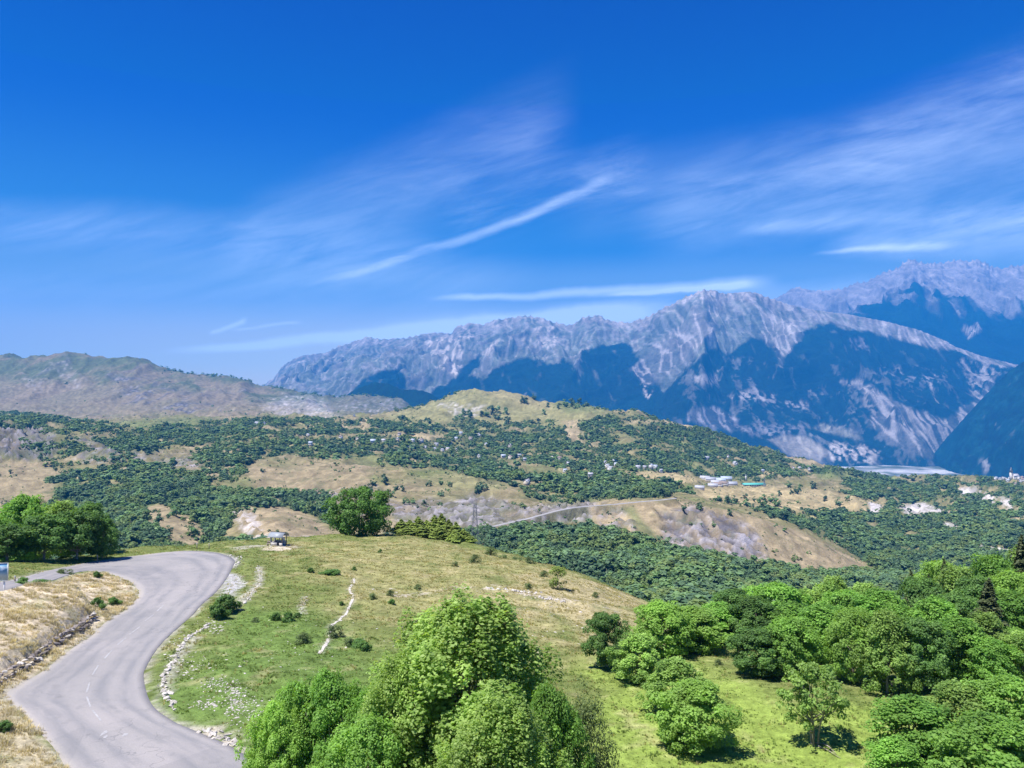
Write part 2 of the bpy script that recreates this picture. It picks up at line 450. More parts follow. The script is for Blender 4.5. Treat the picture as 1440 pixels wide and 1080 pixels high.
# thin stony scars on the knoll
for pts, wd_ in (([(560,838),(600,832),(640,826),(690,828),(720,833),(760,838),(795,848)], 0.55), ([(690,820),(720,831),(735,834)], 0.4), ([(330,1046),(300,1035),(280,1026)], 0.8), ([(800,845),(840,850),(870,862)], 0.35)):
    g = catmull(np.array([hit(*p) for p in pts]), 6)
    d = line_d(GX, GY, g[:, :2]) + n2 * 2.4
    A = cmix(A, col(0.5, 0.44, 0.36), (1 - smooth(d, wd_ * 0.4, wd_ * 2)) * smooth(n3, -0.15, 0.15) * 0.8)
ridge_g = ridged(GX / 6 + n1, GY / 2.6 + GX / 9, 4)
A = A * (1 + 0.30 * (ridge_g - 0.45) + 0.22 * n3 + 0.10 * n2)[..., None] * (1 + 0 * GX)[..., None]
A = np.clip(A, 0.01, 0.8)
near_mat = terrain_mat('meadow_ground', (1.4, 8.0), 0.16, 0.36, 0.9)
me = np_mesh('meadow', np.stack([GX, GY, Zn], -1).reshape(-1, 3), grid_faces(*GX.shape), near_mat, True, {'albedo': ('FLOAT_COLOR', 'POINT', A.reshape(-1, 3))})
meadow = tag(link('meadow', me), 'grassy knoll with dry yellow crown and green lower flanks', kind='structure')
def near_z(x, y):
    """height of the finished ground mesh"""
    i = np.clip(np.searchsorted(ys, y) - 1, 0, len(ys) - 2); j = np.clip(np.searchsorted(xs, x) - 1, 0, len(xs) - 2)
    ty = (y - ys[i]) / (ys[i + 1] - ys[i]); tx = (x - xs[j]) / (xs[j + 1] - xs[j])
    return (Zn[i, j] * (1 - tx) + Zn[i, j + 1] * tx) * (1 - ty) + (Zn[i + 1, j] * (1 - tx) + Zn[i + 1, j + 1] * tx) * ty
def near_pt(px, py):
    h = hit(px, py); return (float(h[0]), float(h[1]), float(near_z(h[0], h[1])))

# ------------------------------------------------------------------ road
NC = 15
tt = np.linspace(0, 1, NC)
RX = inn[:, None, :] * (1 - tt)[None, :, None] + outr[:, None, :] * tt[None, :, None]
RZ = gz(RX[..., 0], RX[..., 1]) + 0.005
crownz = 0.06 * (1 - (2 * tt - 1) ** 2)
RV = np.stack([RX[..., 0], RX[..., 1], RZ + crownz[None]], -1)
along = np.concatenate([[0], np.cumsum(np.linalg.norm(np.diff((inn + outr)[:, :2] / 2, axis=0), axis=1))])
uvr = np.stack([np.broadcast_to(tt[None], RZ.shape), np.broadcast_to(along[:, None], RZ.shape), np.zeros_like(RZ)], -1)
# a skirt so that the sheet has an edge
t = NT('asphalt')
at = t.attr('lane').outputs['Vector']
sp = t.n('ShaderNodeSeparateXYZ'); t.l(at, sp.inputs[0])
def gauss(x, c, w):
    d = t.math('DIVIDE', t.math('SUBTRACT', x, c), w)
    return t.math('POWER', 2.718, t.math('MULTIPLY', t.math('MULTIPLY', d, d), -1.0))
tr = t.math('ADD', t.math('ADD', gauss(sp.outputs[0], 0.16, 0.07), gauss(sp.outputs[0], 0.34, 0.07)), t.math('ADD', gauss(sp.outputs[0], 0.66, 0.07), gauss(sp.outputs[0], 0.84, 0.06)))
cb = t.n('ShaderNodeCombineXYZ'); t.l(t.math('MULTIPLY', sp.outputs[0], 7.0), cb.inputs[0]); t.l(t.math('MULTIPLY', sp.outputs[1], 0.12), cb.inputs[1])
streak = t.noise(1.6, 4, cb.outputs[0])
big = t.noise(0.09, 4); fineN = t.noise(14.0, 4); med = t.noise(0.8, 5)
base = t.mix(t.mr(big, 0.35, 0.65), (0.282, 0.268, 0.255), (0.345, 0.318, 0.298))
base = t.mix(t.math('MULTIPLY', t.math('MULTIPLY', tr, t.mr(streak, 0.3, 0.6)), 0.55), base, (0.165, 0.170, 0.180))
base = t.mix(t.math('MULTIPLY', t.mr(med, 0.55, 0.72), 0.5), base, (0.20, 0.195, 0.19))
vo = t.n('ShaderNodeTexVoronoi', feature='DISTANCE_TO_EDGE'); vo.inputs['Scale'].default_value = 0.22
wv = t.n('ShaderNodeVectorMath', operation='ADD'); t.l(t.pos(), wv.inputs[0])
nv = t.n('ShaderNodeTexNoise'); nv.inputs['Scale'].default_value = 0.7; nv.inputs['Detail'].default_value = 4; t.l(t.pos(), nv.inputs[0])
sv = t.n('ShaderNodeVectorMath', operation='SCALE'); t.l(nv.outputs['Color'], sv.inputs[0]); sv.inputs[3].default_value = 2.6; t.l(sv.outputs[0], wv.inputs[1]); t.l(wv.outputs[0], vo.inputs['Vector'])
crack = t.math('MULTIPLY', t.mr(vo.outputs['Distance'], 0.0, 0.012, 1.0, 0.0), t.mr(t.noise(0.16, 2), 0.45, 0.6))
base = t.mix(t.math('MULTIPLY', crack, 0.55), base, (0.11, 0.11, 0.115))
pat = t.n('ShaderNodeTexVoronoi'); pat.inputs['Scale'].default_value = 0.19; t.l(t.pos(), pat.inputs['Vector'])
ps = t.n('ShaderNodeSeparateColor'); t.l(pat.outputs['Color'], ps.inputs[0])
base = t.mix(t.math('MULTIPLY', t.mr(ps.outputs[0], 0.80, 0.82), 0.22), base, (0.17, 0.17, 0.175))
f2 = t.mr(fineN, 0.3, 0.7, 0.88, 1.12)
edge = t.math('MULTIPLY', t.math('ADD', gauss(sp.outputs[0], 0.0, 0.035), gauss(sp.outputs[0], 1.0, 0.03)), t.mr(t.noise(0.6, 4), 0.4, 0.6))
base = t.mix(t.math('MULTIPLY', edge, 0.8), base, (0.36, 0.33, 0.29))
t.bsdf(t.scale_col(base, f2), 0.85, 0.25, t.bump(fineN, 0.3, 0.02))
road_mat = t.m
nr = len(inn)
sk_in = RV[:, 0] - [0, 0, 0.25]; sk_out = RV[:, -1] - [0, 0, 0.25]
RV2 = np.concatenate([sk_in[:, None], RV, sk_out[:, None]], 1)
uv2 = np.concatenate([uvr[:, :1], uvr, uvr[:, -1:]], 1)
me = np_mesh('road', RV2.reshape(-1, 3), grid_faces(nr, NC + 2)[:, ::-1], road_mat, True, {'lane': ('FLOAT_VECTOR', 'POINT', uv2.reshape(-1, 3))})
road = tag(link('road', me), 'pale grey asphalt hairpin road with dashed centre line', kind='structure')
def road_z(x, y):
    d = (RV[..., 0] - x) ** 2 + (RV[..., 1] - y) ** 2
    i, j = np.unravel_index(np.argmin(d), d.shape)
    i = min(max(i, 1), nr - 2); j = min(max(j, 1), NC - 2)
    P = RV[i - 1:i + 2, j - 1:j + 2].reshape(-1, 3)
    M = np.c_[P[:, :2], np.ones(len(P))]
    c, *_ = np.linalg.lstsq(M, P[:, 2], rcond=None)
    return c[0] * x + c[1] * y + c[2]
t = NT('road_paint'); n = t.noise(2.5, 6); n_ = t.mr(n, 0.35, 0.6)
t.bsdf(t.mix(n_, (0.29, 0.28, 0.275), (0.42, 0.41, 0.40)), 0.7, 0.3); paint_mat = t.m
dashes = [((230,852),(221,860)),((216,865),(204,874)),((197,882),(182,893)),((177,898),(165,908)),((158,915),(147,927)),((138,937),(130,950)),((126,961),(121.5,975)),((122,981),(127,995)),((130,1000),(142,1015))]
for a, b in dashes:
    p = hit(*a)[:2]; q = hit(*b)[:2]; d = q - p; L = np.linalg.norm(d); d /= L; nrm = np.array([-d[1], d[0]]) * 0.065
    vs = []; k = 7
    for i in range(k):
        c = p + d * L * i / (k - 1)
        for s in (-1, 1):
            e = c + nrm * s; vs.append((e[0], e[1], road_z(e[0], e[1]) + 0.012))
    fs = [(2 * i, 2 * i + 1, 2 * i + 3, 2 * i + 2) for i in range(k - 1)]
    link('lane_dash', np_mesh('lane_dash', vs, fs, paint_mat), road)
for a in ((146,1032,0.5),(176,1034,0.35),(149,1037,0.25)):
    p = hit(a[0], a[1]); an = np.linspace(0, 6.28, 9)[:-1]
    vs = [(p[0] + math.cos(q) * a[2] * random.uniform(0.3, 1) * .8, p[1] + math.sin(q) * a[2] * random.uniform(.4, 1.4), 0) for q in an]
    vs = [(x, y, road_z(x, y) + 0.012) for x, y, _ in vs]
    link('paint_patch', np_mesh('paint_patch', vs, [list(range(8))], paint_mat), road)

# ================================================================== MID GROUND
mid_cols = {
 -300: [(280,900),(600,800),(900,740),(1200,695),(1500,650),(1750,600),(1950,607),(2600,592),(3800,588),(4700,540),(5600,495),(6900,560)],
 0:    [(280,900),(600,800),(900,740),(1200,692),(1500,650),(1750,591),(1950,598),(2300,585),(3000,580),(3900,588),(4700,540),(5600,493),(6900,560)],
 60:   [(280,900),(600,800),(900,738),(1200,695),(1500,660),(1750,606),(1950,604),(2400,590),(3000,586),(3900,588),(4800,540),(5600,487),(6900,560)],
 140:  [(280,900),(500,835),(750,775),(950,735),(1150,703),(1400,668),(1700,625),(2050,604),(2500,597),(2900,592),(3800,588),(4800,540),(5600,487),(6900,560)],
 230:  [(280,900),(500,830),(700,770),(850,728),(950,715),(1050,716),(1400,668),(1700,632),(2050,604),(2500,594),(3000,590),(3700,585),(4800,548),(5600,507),(6900,570)],
 300:  [(280,900),(500,840),(700,785),(900,735),(1150,700),(1400,662),(1700,630),(2100,604),(2600,592),(3100,588),(3700,583),(4900,555),(5700,521),(6900,575)],
 345:  [(280,900),(500,840),(650,790),(750,745),(850,720),(950,722),(1150,700),(1400,662),(1700,632),(2100,605),(2600,592),(3600,582),(5000,558),(5800,529),(6900,575)],
 390:  [(280,900),(500,835),(650,790),(750,742),(850,716),(950,719),(1200,690),(1400,660),(1700,634),(2100,607),(2600,590),(3600,582),(5000,562),(5800,536),(6900,575)],
 450:  [(280,900),(550,815),(800,750),(950,728),(1150,695),(1400,656),(1500,655),(1800,634),(2200,605),(2700,590),(3500,585),(5000,572),(5900,546),(6900,580)],
 520:  [(280,900),(600,800),(850,740),(1100,690),(1380,654),(1480,656),(1800,632),(2200,605),(2700,588),(3300,585),(4500,580),(6000,555),(6900,580)],
 570:  [(280,900),(600,800),(850,740),(1080,690),(1350,656),(1480,654),(1800,636),(2250,608),(2700,588),(3150,574),(3700,590),(6000,555),(6900,580)],
 620:  [(280,900),(600,795),(850,738),(1080,692),(1350,664),(1480,661),(1850,638),(2250,612),(2700,588),(3180,556),(4000,610),(6900,640)],
 668:  [(280,900),(550,810),(800,742),(1000,712),(1200,683),(1350,667),(1500,664),(1900,642),(2300,614),(2700,588),(3200,543),(4000,610),(6900,660)],
 730:  [(280,900),(480,840),(700,772),(860,734),(1050,708),(1300,685),(1500,672),(1900,648),(2300,616),(2700,580),(3150,549),(4000,620),(6900,660)],
 800:  [(280,900),(440,850),(650,785),(850,740),(950,720),(1080,712),(1300,700),(1500,678),(1900,651),(2300,612),(2700,573),(3000,557),(4000,640),(6900,670)],
 850:  [(280,900),(400,860),(650,790),(850,742),(980,712),(1100,711),(1300,698),(1500,676),(1900,651),(2300,612),(2600,580),(2900,567),(3800,660),(6900,680)],
 910:  [(280,900),(400,866),(650,795),(800,758),(950,706),(1080,706),(1300,690),(1500,678),(1900,656),(2300,620),(2600,592),(2850,579),(3800,670),(6900,700)],
 970:  [(280,900),(400,870),(650,800),(800,768),(950,708),(1060,709),(1300,695),(1500,684),(1900,664),(2300,635),(2750,593),(3500,690),(6900,720)],
 1040: [(280,900),(400,875),(650,815),(820,785),(960,717),(1080,722),(1300,712),(1500,695),(1900,676),(2300,650),(2700,612),(3500,710),(6900,720)],
 1100: [(280,900),(400,880),(650,830),(850,795),(980,734),(1080,740),(1300,725),(1500,708),(1900,680),(2300,658),(2700,632),(3500,740),(6900,760)],
 1160: [(280,900),(400,885),(650,838),(850,808),(980,762),(1080,768),(1300,745),(1500,722),(1900,690),(2200,675),(2650,650),(3500,760),(6900,800)],
 1215: [(280,900),(400,890),(650,845),(850,818),(980,793),(1100,795),(1400,745),(1800,705),(2200,680),(2600,661),(3400,780),(6900,850)],
 1300: [(280,900),(400,890),(700,835),(1000,795),(1400,750),(1800,716),(2200,690),(2600,667),(3300,780),(6900,900)],
 1380: [(280,900),(400,890),(700,832),(1000,785),(1400,742),(1800,710),(2200,686),(2600,669),(3300,780),(6900,900)],
 1440: [(280,900),(400,890),(700,830),(1000,780),(1400,738),(1800,703),(2200,684),(2600,672),(3300,780),(6900,900)],
 1750: [(280,900),(400,890),(700,830),(1000,780),(1400,735),(1800,700),(2200,680),(2600,668),(3300,780),(6900,900)],
}
mu = np.arange(-290, 1735, 3.0)
NR = 560
mD = np.exp(np.linspace(math.log(290), math.log(6900), NR))
keys = sorted(mid_cols)
tab = np.array([np.interp(np.log(mD), np.log([a for a, b in mid_cols[k]]), [b for a, b in mid_cols[k]]) for k in keys])   # (cols, NR)
PYm = np.array([np.interp(mu, keys, tab[:, j]) for j in range(NR)])           # (NR, nu)
PYm = blur(blur(PYm, 4, 0), 5, 1)
MU, MD = np.meshgrid(mu, mD)
MX = (MU - 720) / F * MD; MY = MD
MZ = -(PYm - 540) / F * MD
amp = 0.010 * MD * smooth(MD, 290, 600)
far_hill = smooth(MD, 3700, 4600)
MZ = MZ + amp * (fbm(MX / 330 + 5, MY / 330, 6, gain=0.52)) * 1.35 * (1 - 0.75 * far_hill)
gul = ridged(MX / 260 + fbm(MX / 200, MY / 200, 3) * 0.8, MY / 420, 5)
MZ = MZ + (gul - 0.5) * 0.009 * MD * smooth(MD, 500, 900) * (1 - 0.8 * far_hill)
gul2 = ridged(MX / 520 + MY / 1300 + fbm(MX / 500, MY / 500, 3) * 0.5, MY / 1500 - MX / 2500, 6)
MZ = MZ + ((blur(gul2, 2, 0) - 0.5) * 62 + (ridged(MX / 150 + MY / 700, MY / 600 - MX / 900, 4) - .5) * 26) * far_hill
cliffs = [([(-300,585),(0,588),(50,596),(90,615),(80,645),(-300,655)],(1250,2000),1.0), ([(556,706),(600,698),(640,700),(665,686),(700,694),(730,708),(830,700),(870,715),(830,738),(700,746),(556,738)],(600,1250),1.0),
 ([(925,715),(975,708),(1020,716),(1065,746),(1090,790),(1010,795),(955,782),(930,755)],(700,1120),1.0), ([(826,712),(885,712),(905,748),(845,752)],(700,1120),0.8), ([(328,718),(355,712),(390,760),(440,752),(435,780),(355,775)],(500,1200),0.8),
 ([(440,690),(540,690),(560,722),(460,722)],(900,1600),0.7), ([(180,636),(290,636),(265,695),(185,685)],(900,2200),0.6), ([(1250,704),(1335,706),(1345,726),(1262,728)],(1200,2600),0.7), ([(1345,682),(1430,688),(1425,718),(1375,712)],(1200,2700),0.7)]
ck = ridged(MX / 30 + fbm(MX / 60, MY / 60, 3) + MY / 90, MY / 42, 5, gain=0.6)
for poly, dr, a_ in cliffs:
    w = smooth(poly_sd(MU, PYm, poly) + 6 * fbm(MX / 60, MY / 60, 3), -3, 6) * ((MD >= dr[0]) & (MD <= dr[1]))
    MZ = MZ + w * (ck - 0.45) * 0.0135 * MD * a_
MZ = MZ + (ridged(MX / 85 + 9, MY / 130 + fbm(MX / 90, MY / 90, 2), 4) - 0.5) * 0.0042 * MD * smooth(MD, 450, 800) * (1 - far_hill)
MZ = MZ + (ridged(MX / 24 + 3, MY / 46 + fbm(MX / 30, MY / 30, 2), 3) - 0.5) * 0.0026 * MD * smooth(MD, 450, 800) * (1 - 0.7 * far_hill) * (1 - 0.8 * smooth(MD, 2400, 2700))
PYs = 540 - MZ / MD * F           # photo row of every vertex
cr_px = np.array([(676,746),(690,741),(712,736),(735,731),(760,724.5),(782,718.5),(805,714),(830,711.5),(865,709),(900,705.5),(930,703),(950,700.5)], float)
cr_D = np.interp(cr_px[:, 0], [676, 760, 830, 950], [800, 870, 930, 1010])
cr_pts = np.array([px_xyz(a, b, d) for (a, b), d in zip(cr_px, cr_D)])
cu = np.clip(MU, 676, 950); cpy = np.interp(cu, cr_px[:, 0], cr_px[:, 1]); cD = np.interp(cu, cr_px[:, 0], cr_D)
inr = smooth(MU, 668, 680) * (1 - smooth(MU, 948, 962))
lim = -(cpy + 0.9 - 540) / F * MD
front_ = inr * (MD > cD - 260) * (MD < cD - 4)
MZ = np.where(front_ > 0, MZ * (1 - front_) + np.minimum(MZ, lim) * front_, MZ)
bedw = inr * (1 - smooth(np.abs(MD - cD), 6, 14))
MZ = MZ * (1 - bedw) + (-(cpy - 540) / F * cD - 0.25) * bedw
PYs = 540 - MZ / MD * F
RUNMIN = np.minimum.accumulate(PYs, axis=0)
vis = PYs <= RUNMIN + 1.0
def mid_hit(px, py, dmin=290, dmax=6900):
    j = int(np.clip(round((px - mu[0]) / 3.0), 0, len(mu) - 1))
    colp = PYs[:, j]; ok = (mD >= dmin) & (mD <= dmax)
    c = np.where(ok & (colp <= py))[0]
    if len(c) == 0:
        c = np.where(ok)[0]; i = c[np.argmin(np.abs(colp[c] - py))]
    else: i = c[0]
    D = mD[i]
    x = (px - 720) / F * D
    return np.array([x, D, mid_z(x, D)])
def mid_z(x, y):
    u = 720 + F * x / y
    fj = np.clip((u - mu[0]) / 3.0, 0, len(mu) - 1.001); fi = np.clip((np.log(y) - math.log(290)) / (math.log(6900) - math.log(290)) * (NR - 1), 0, NR - 1.001)
    i = np.asarray(fi).astype(int); j = np.asarray(fj).astype(int); a = fi - i; b = fj - j
    return (MZ[i, j] * (1 - b) + MZ[i, j + 1] * b) * (1 - a) + (MZ[i + 1, j] * (1 - b) + MZ[i + 1, j + 1] * b) * a

m1 = fbm(MX / 120, MY / 120, 5); m2 = fbm(MX / 30 + 4, MY / 30, 4); m3 = fbm(MX / 9, MY / 9 + 3, 3)
grass = col(0.215, 0.190, 0.088); tang = col(0.330, 0.262, 0.155); green = col(0.145, 0.175, 0.065)
rockg = col(0.190, 0.178, 0.195); rockp = col(0.50, 0.46, 0.44); flo = col(0.085, 0.125, 0.048)
rk_ = smooth(ck * 1.1 + 0.55 * m3 + 0.3 * m2, 0.22, 0.72)[..., None]
rockg = col(0.098, 0.092, 0.105) * (1 - rk_) + col(0.270, 0.250, 0.262) * rk_
MA = np.ones(MX.shape + (3,)) * grass
MA = cmix(MA, tang, smooth(m1 + 0.4 * m2, -0.1, 0.35) * 0.8)
MA = cmix(MA, green, smooth(-m1 + 0.4 * m2, 0.0, 0.4) * 0.5)
wu = m1 * 14 + m2 * 7 + m3 * 3      # ragged borders, in pixels
def paint(poly, c, amt=1.0, soft=5, dr=(0, 9999), rag=1.0, tex=None):
    global MA
    w = smooth(poly_sd(MU, PYs, poly) + wu * rag, -soft, soft) * ((MD >= dr[0]) & (MD <= dr[1]))
    if tex is not None: w = w * tex
    MA = cmix(MA, c, w * amt)
streaks = smooth(ck + 0.35 * m3, 0.25, 0.6)
rocky = smooth(m2 + m3, -0.25, 0.2)
# left: grey cliff, tan slopes
paint([(-300,590),(0,590),(50,598),(85,615),(80,640),(40,650),(-10,640),(-300,650)], rockg * 0.85, 1, 4, (1300,2000), 0.6, 0.55 + 0.45 * streaks)
paint([(-300,650),(60,645),(90,665),(60,720),(-300,760)], tang * 0.95, 0.8, 6, (700,1700))
paint([(140,600),(190,590),(300,585),(300,598),(200,604)], green * 1.1, 0.8, 4, (2000,3300))
paint([(200,712),(225,705),(270,725),(300,760),(260,775),(205,745)], tang * 0.95, 0.9, 5, (600,1300))
paint([(325,720),(385,712),(440,725),(458,745),(440,765),(380,770)], tang * 0.98, 1.0, 5, (500,1200), 0.6)
paint([(328,722),(350,718),(380,760),(440,755),(430,775),(360,770)], rockp * 0.9, 0.75, 6, (500,1200), 0.9, rocky)
paint([(255,618),(300,612),(350,640),(330,680),(270,660)], tang * 0.9, 0.8, 8, (1000,2200))
paint([(180,640),(290,640),(260,690),(190,680)], rockg, 0.8, 8, (900,2200), 1, rocky)
paint([(345,650),(470,652),(530,655),(520,690),(490,720),(440,712),(360,700)], tang * 0.9, 0.85, 8, (900,2000))
paint([(440,690),(540,690),(560,720),(460,720)], rockg, 0.7, 8, (900,1600), 1, rocky)
paint([(80,612),(150,618),(190,640),(120,650)], rockg * 1.1, 0.8, 6, (1200,2200), 1, rocky)
# centre: field on the spur and the cliff
paint([(570,662),(620,660),(700,672),(730,680),(700,688),(640,690),(600,680)], col(0.165, 0.20, 0.06), 0.8, 4, (1000,1700), 0.5)
paint([(640,664),(720,676),(730,700),(700,712),(640,705),(560,690),(560,668)], tang, 0.45, 6, (900,1700))
paint([(556,712),(600,700),(640,704),(665,690),(700,698),(730,712),(830,704),(870,718),(830,735),(700,742),(600,745),(556,730)], rockg * 1.05, 0.9, 5, (600,1250), 0.6, 0.5 + 0.5 * streaks)
# the bare spur with grey cliff
paint([(825,712),(900,704),(965,703),(1030,716),(1090,732),(1150,758),(1210,786),(1226,806),(1180,812),(1090,800),(1000,790),(900,775),(840,750)], tang * 0.98, 1.0, 4, (700,1120), 0.4)
paint([(925,722),(975,712),(1020,722),(1060,750),(1080,785),(1010,790),(960,778),(935,755)], rockg * 1.15, 0.95, 6, (700,1120), 0.8, 0.45 + 0.55 * rocky)
paint([(830,716),(880,715),(905,745),(850,748)], rockg * 1.05, 0.8, 6, (700,1120), 0.8, streaks)
paint([(875,715),(890,712),(935,770),(915,768)], green, 0.7, 5, (700,1120), 0.5)
# plateau fields
fieldc = col(0.40, 0.32, 0.17)
paint([(880,664),(960,664),(985,674),(950,682),(880,676)], fieldc, 0.95, 2.5, (1500,2300), 0.25)
paint([(985,684),(1060,685),(1160,690),(1210,700),(1205,715),(1120,722),(1040,712),(985,697)], fieldc, 0.95, 3, (1200,2200), 0.3)
paint([(1080,690),(1200,692),(1260,705),(1230,725),(1130,722)], fieldc * 0.95, 0.7, 5, (1200,2200), 0.6)
paint([(780,655),(845,652),(850,662),(800,668)], fieldc, 0.6, 3, (1500,2300), 0.5)
paint([(1040,658),(1090,662),(1085,668),(1042,664)], fieldc, 0.9, 2, (1800,2600), 0.2)
paint([(1110,632),(1180,655),(1150,660),(1100,645)], tang, 0.9, 4, (2300,2900), 0.4)
paint([(1140,655),(1260,668),(1260,676),(1150,672)], green * 1.15, 0.8, 3, (1900,2800), 0.4)
# the bald hill
paint([(530,590),(600,565),(665,540),(740,546),(850,566),(850,590),(780,600),(700,605),(600,604)], col(0.255, 0.235, 0.105), 1.0, 5, (2450,3400), 0.3)
paint([(665,540),(760,548),(800,560),(760,575),(700,560)], col(0.31, 0.262, 0.135), 0.7, 8, (2450,3400), 0.8)
paint([(770,558),(860,566),(850,580),(790,578)], green, 0.8, 5, (2450,3400), 0.6)
paint([(625,572),(640,568),(680,572),(672,582),(640,584)], rockp * 0.9, 0.7, 5, (2450,3400), 1.2, rocky)
paint([(790,592),(812,590),(820,625),(800,620)], tang * 1.1, 0.9, 4, (2000,3000), 0.4)
for q in ([(870,595),(960,588),(985,602),(930,600)], [(855,572),(930,582),(980,596),(960,592),(900,580)], [(540,612),(600,606),(640,612),(600,620)], [(390,600),(500,592),(530,600),(430,606)], [(500,596),(520,590),(512,604)]):
    paint(q, tang * 1.15, 0.8, 4, (1900,3200), 0.8)
# right side pale scars
for q in ([(1350,688),(1372,684),(1380,690),(1368,697),(1352,697)], [(1378,698),(1395,696),(1402,710),(1385,706)], [(1400,698),(1425,702),(1422,716),(1408,708)],
          [(1262,712),(1300,706),(1330,720),(1300,722),(1275,724)], [(1222,706),(1240,710),(1235,722),(1224,720)], [(1322,732),(1345,738),(1350,746),(1335,742)],
          [(1372,766),(1400,770),(1438,778),(1430,784),(1380,778)], [(1215,752),(1238,756),(1240,768),(1222,762)]):
    paint(q, rockp * 1.1, 0.95, 2.5, (700,2600), 0.35)
paint([(1330,740),(1380,745),(1420,755),(1380,752)], green * 1.3, 0.5, 4, (700,2600), 0.6)
paint([(1000,828),(1100,830),(1080,836)], fieldc, 0.8, 3, (400,900), 0.3)
# left mountain
FH = far_hill
lh = col(0.112, 0.130, 0.066); lt = col(0.225, 0.180, 0.122)
w = far_hill; MA = cmix(MA, lh, w)
h1 = fbm(MX / 420, MY / 700, 5); h2 = fbm(MX / 90, MY / 260, 5)
MA = cmix(MA, lt, w * smooth(h1 + 0.5 * h2, -0.15, 0.3) * 0.85)
MA = cmix(MA, rockg * 0.95, w * smooth(gul2 + 0.4 * h2, 0.55, 0.85) * 0.55)
paint([(-300,525),(80,535),(260,545),(430,572),(430,590),(-300,592)], lt * 1.05, 0.7, 10, (3500,6000))
paint([(70,512),(95,512),(118,540),(108,545),(85,530)], rockp * 0.62, 0.85, 5, (3800,6500), 0.9, 0.2 + 0.8 * rocky * streaks)
paint([(35,530),(60,535),(55,545),(40,542)], rockp * 0.55, 0.6, 4, (3800,6500), 1.2, rocky)
paint([(150,520),(200,530),(300,572),(330,590),(250,590),(180,560)], rockg * 0.95, 0.85, 12, (3800,6500), 1.4, smooth(ridged(MX / 120 + h2, MY / 500, 4), 0.2, 0.55))
paint([(370,572),(400,556),(440,558),(500,575),(490,590),(400,590)], rockp * 0.85, 0.9, 5, (3300,6500), 0.8, 0.35 + 0.65 * streaks)
paint([(445,553),(600,556),(600,590),(480,588)], col(0.13, 0.13, 0.08), 0.8, 5, (3300,6900), 0.8)
paint([(480,562),(580,562),(585,585),(490,586)], rockg * 1.2, 0.7, 5, (3300,6900), 1.2, streaks)

forest_polys = [  # polygon, density, depth range, rag
 ([(0,572),(110,590),(190,603),(120,612),(60,604),(0,600)], 1.0, (1750,3500), 0.5),
 ([(30,625),(90,610),(150,640),(130,665),(60,655)], 0.35, (1000,2300), 1.0),
 ([(60,672),(130,660),(220,660),(340,690),(470,705),(470,740),(400,712),(330,715),(310,760),(400,775),(300,790),(150,790),(100,720)], 1.0, (400,1500), 0.9),
 ([(0,725),(100,715),(170,750),(170,800),(0,800)], 0.8, (400,1200), 1.0),
 ([(200,604),(350,590),(470,590),(470,620),(350,640),(250,625),(180,645),(130,620)], 0.9, (1500,3200), 0.9),
 ([(160,650),(240,655),(300,675),(200,690)], 0.7, (900,2000), 1.0),
 ([(260,635),(340,620),(350,655),(330,690),(280,660)], 0.75, (900,2000), 1.0),
 ([(340,600),(560,592),(640,590),(800,600),(800,640),(700,650),(560,650),(440,640),(350,645)], 0.75, (1500,3000), 1.3),
 ([(500,640),(640,652),(780,668),(900,690),(960,690),(930,702),(800,708),(740,700),(730,680),(620,658),(520,652)], 1.0, (1100,2300), 0.6),
 ([(690,660),(900,660),(980,690),(830,704),(740,690)], 0.7, (1100,2300), 1.0),
 ([(560,640),(700,650),(720,665),(600,655)], 1.0, (1400,2300), 0.6),
 ([(800,595),(870,580),(970,594),(1060,622),(1150,650),(1270,664),(1270,690),(1150,665),(1030,680),(950,668),(860,660),(760,655),(690,640),(740,610)], 0.95, (1700,3000), 0.7),
 ([(1190,672),(1440,670),(1440,790),(1300,810),(1240,800),(1200,770),(1120,740),(1060,715),(1010,705),(1090,715),(1210,720),(1180,690)], 0.85, (900,3000), 0.7),
 ([(1300,665),(1440,672),(1440,720),(1330,700)], 0.9, (1500,3000), 0.6),
 ([(1060,705),(1130,735),(1200,780),(1260,820),(1440,820),(1440,740),(1250,740)], 0.9, (900,2300), 0.7),
 ([(640,765),(760,745),(830,750),(920,772),(1010,790),(1120,800),(1240,808),(1440,800),(1440,900),(880,900),(700,850)], 1.15, (290,960), 0.5),
 ([(540,755),(700,745),(860,745),(880,800),(660,790)], 1.0, (290,900), 0.7),
 ([(725,712),(810,716),(830,735),(740,735)], 0.3, (700,1400), 0.8),
 ([(770,670),(850,680),(840,705),(780,705),(740,690)], 0.85, (900,1700), 0.7),
]
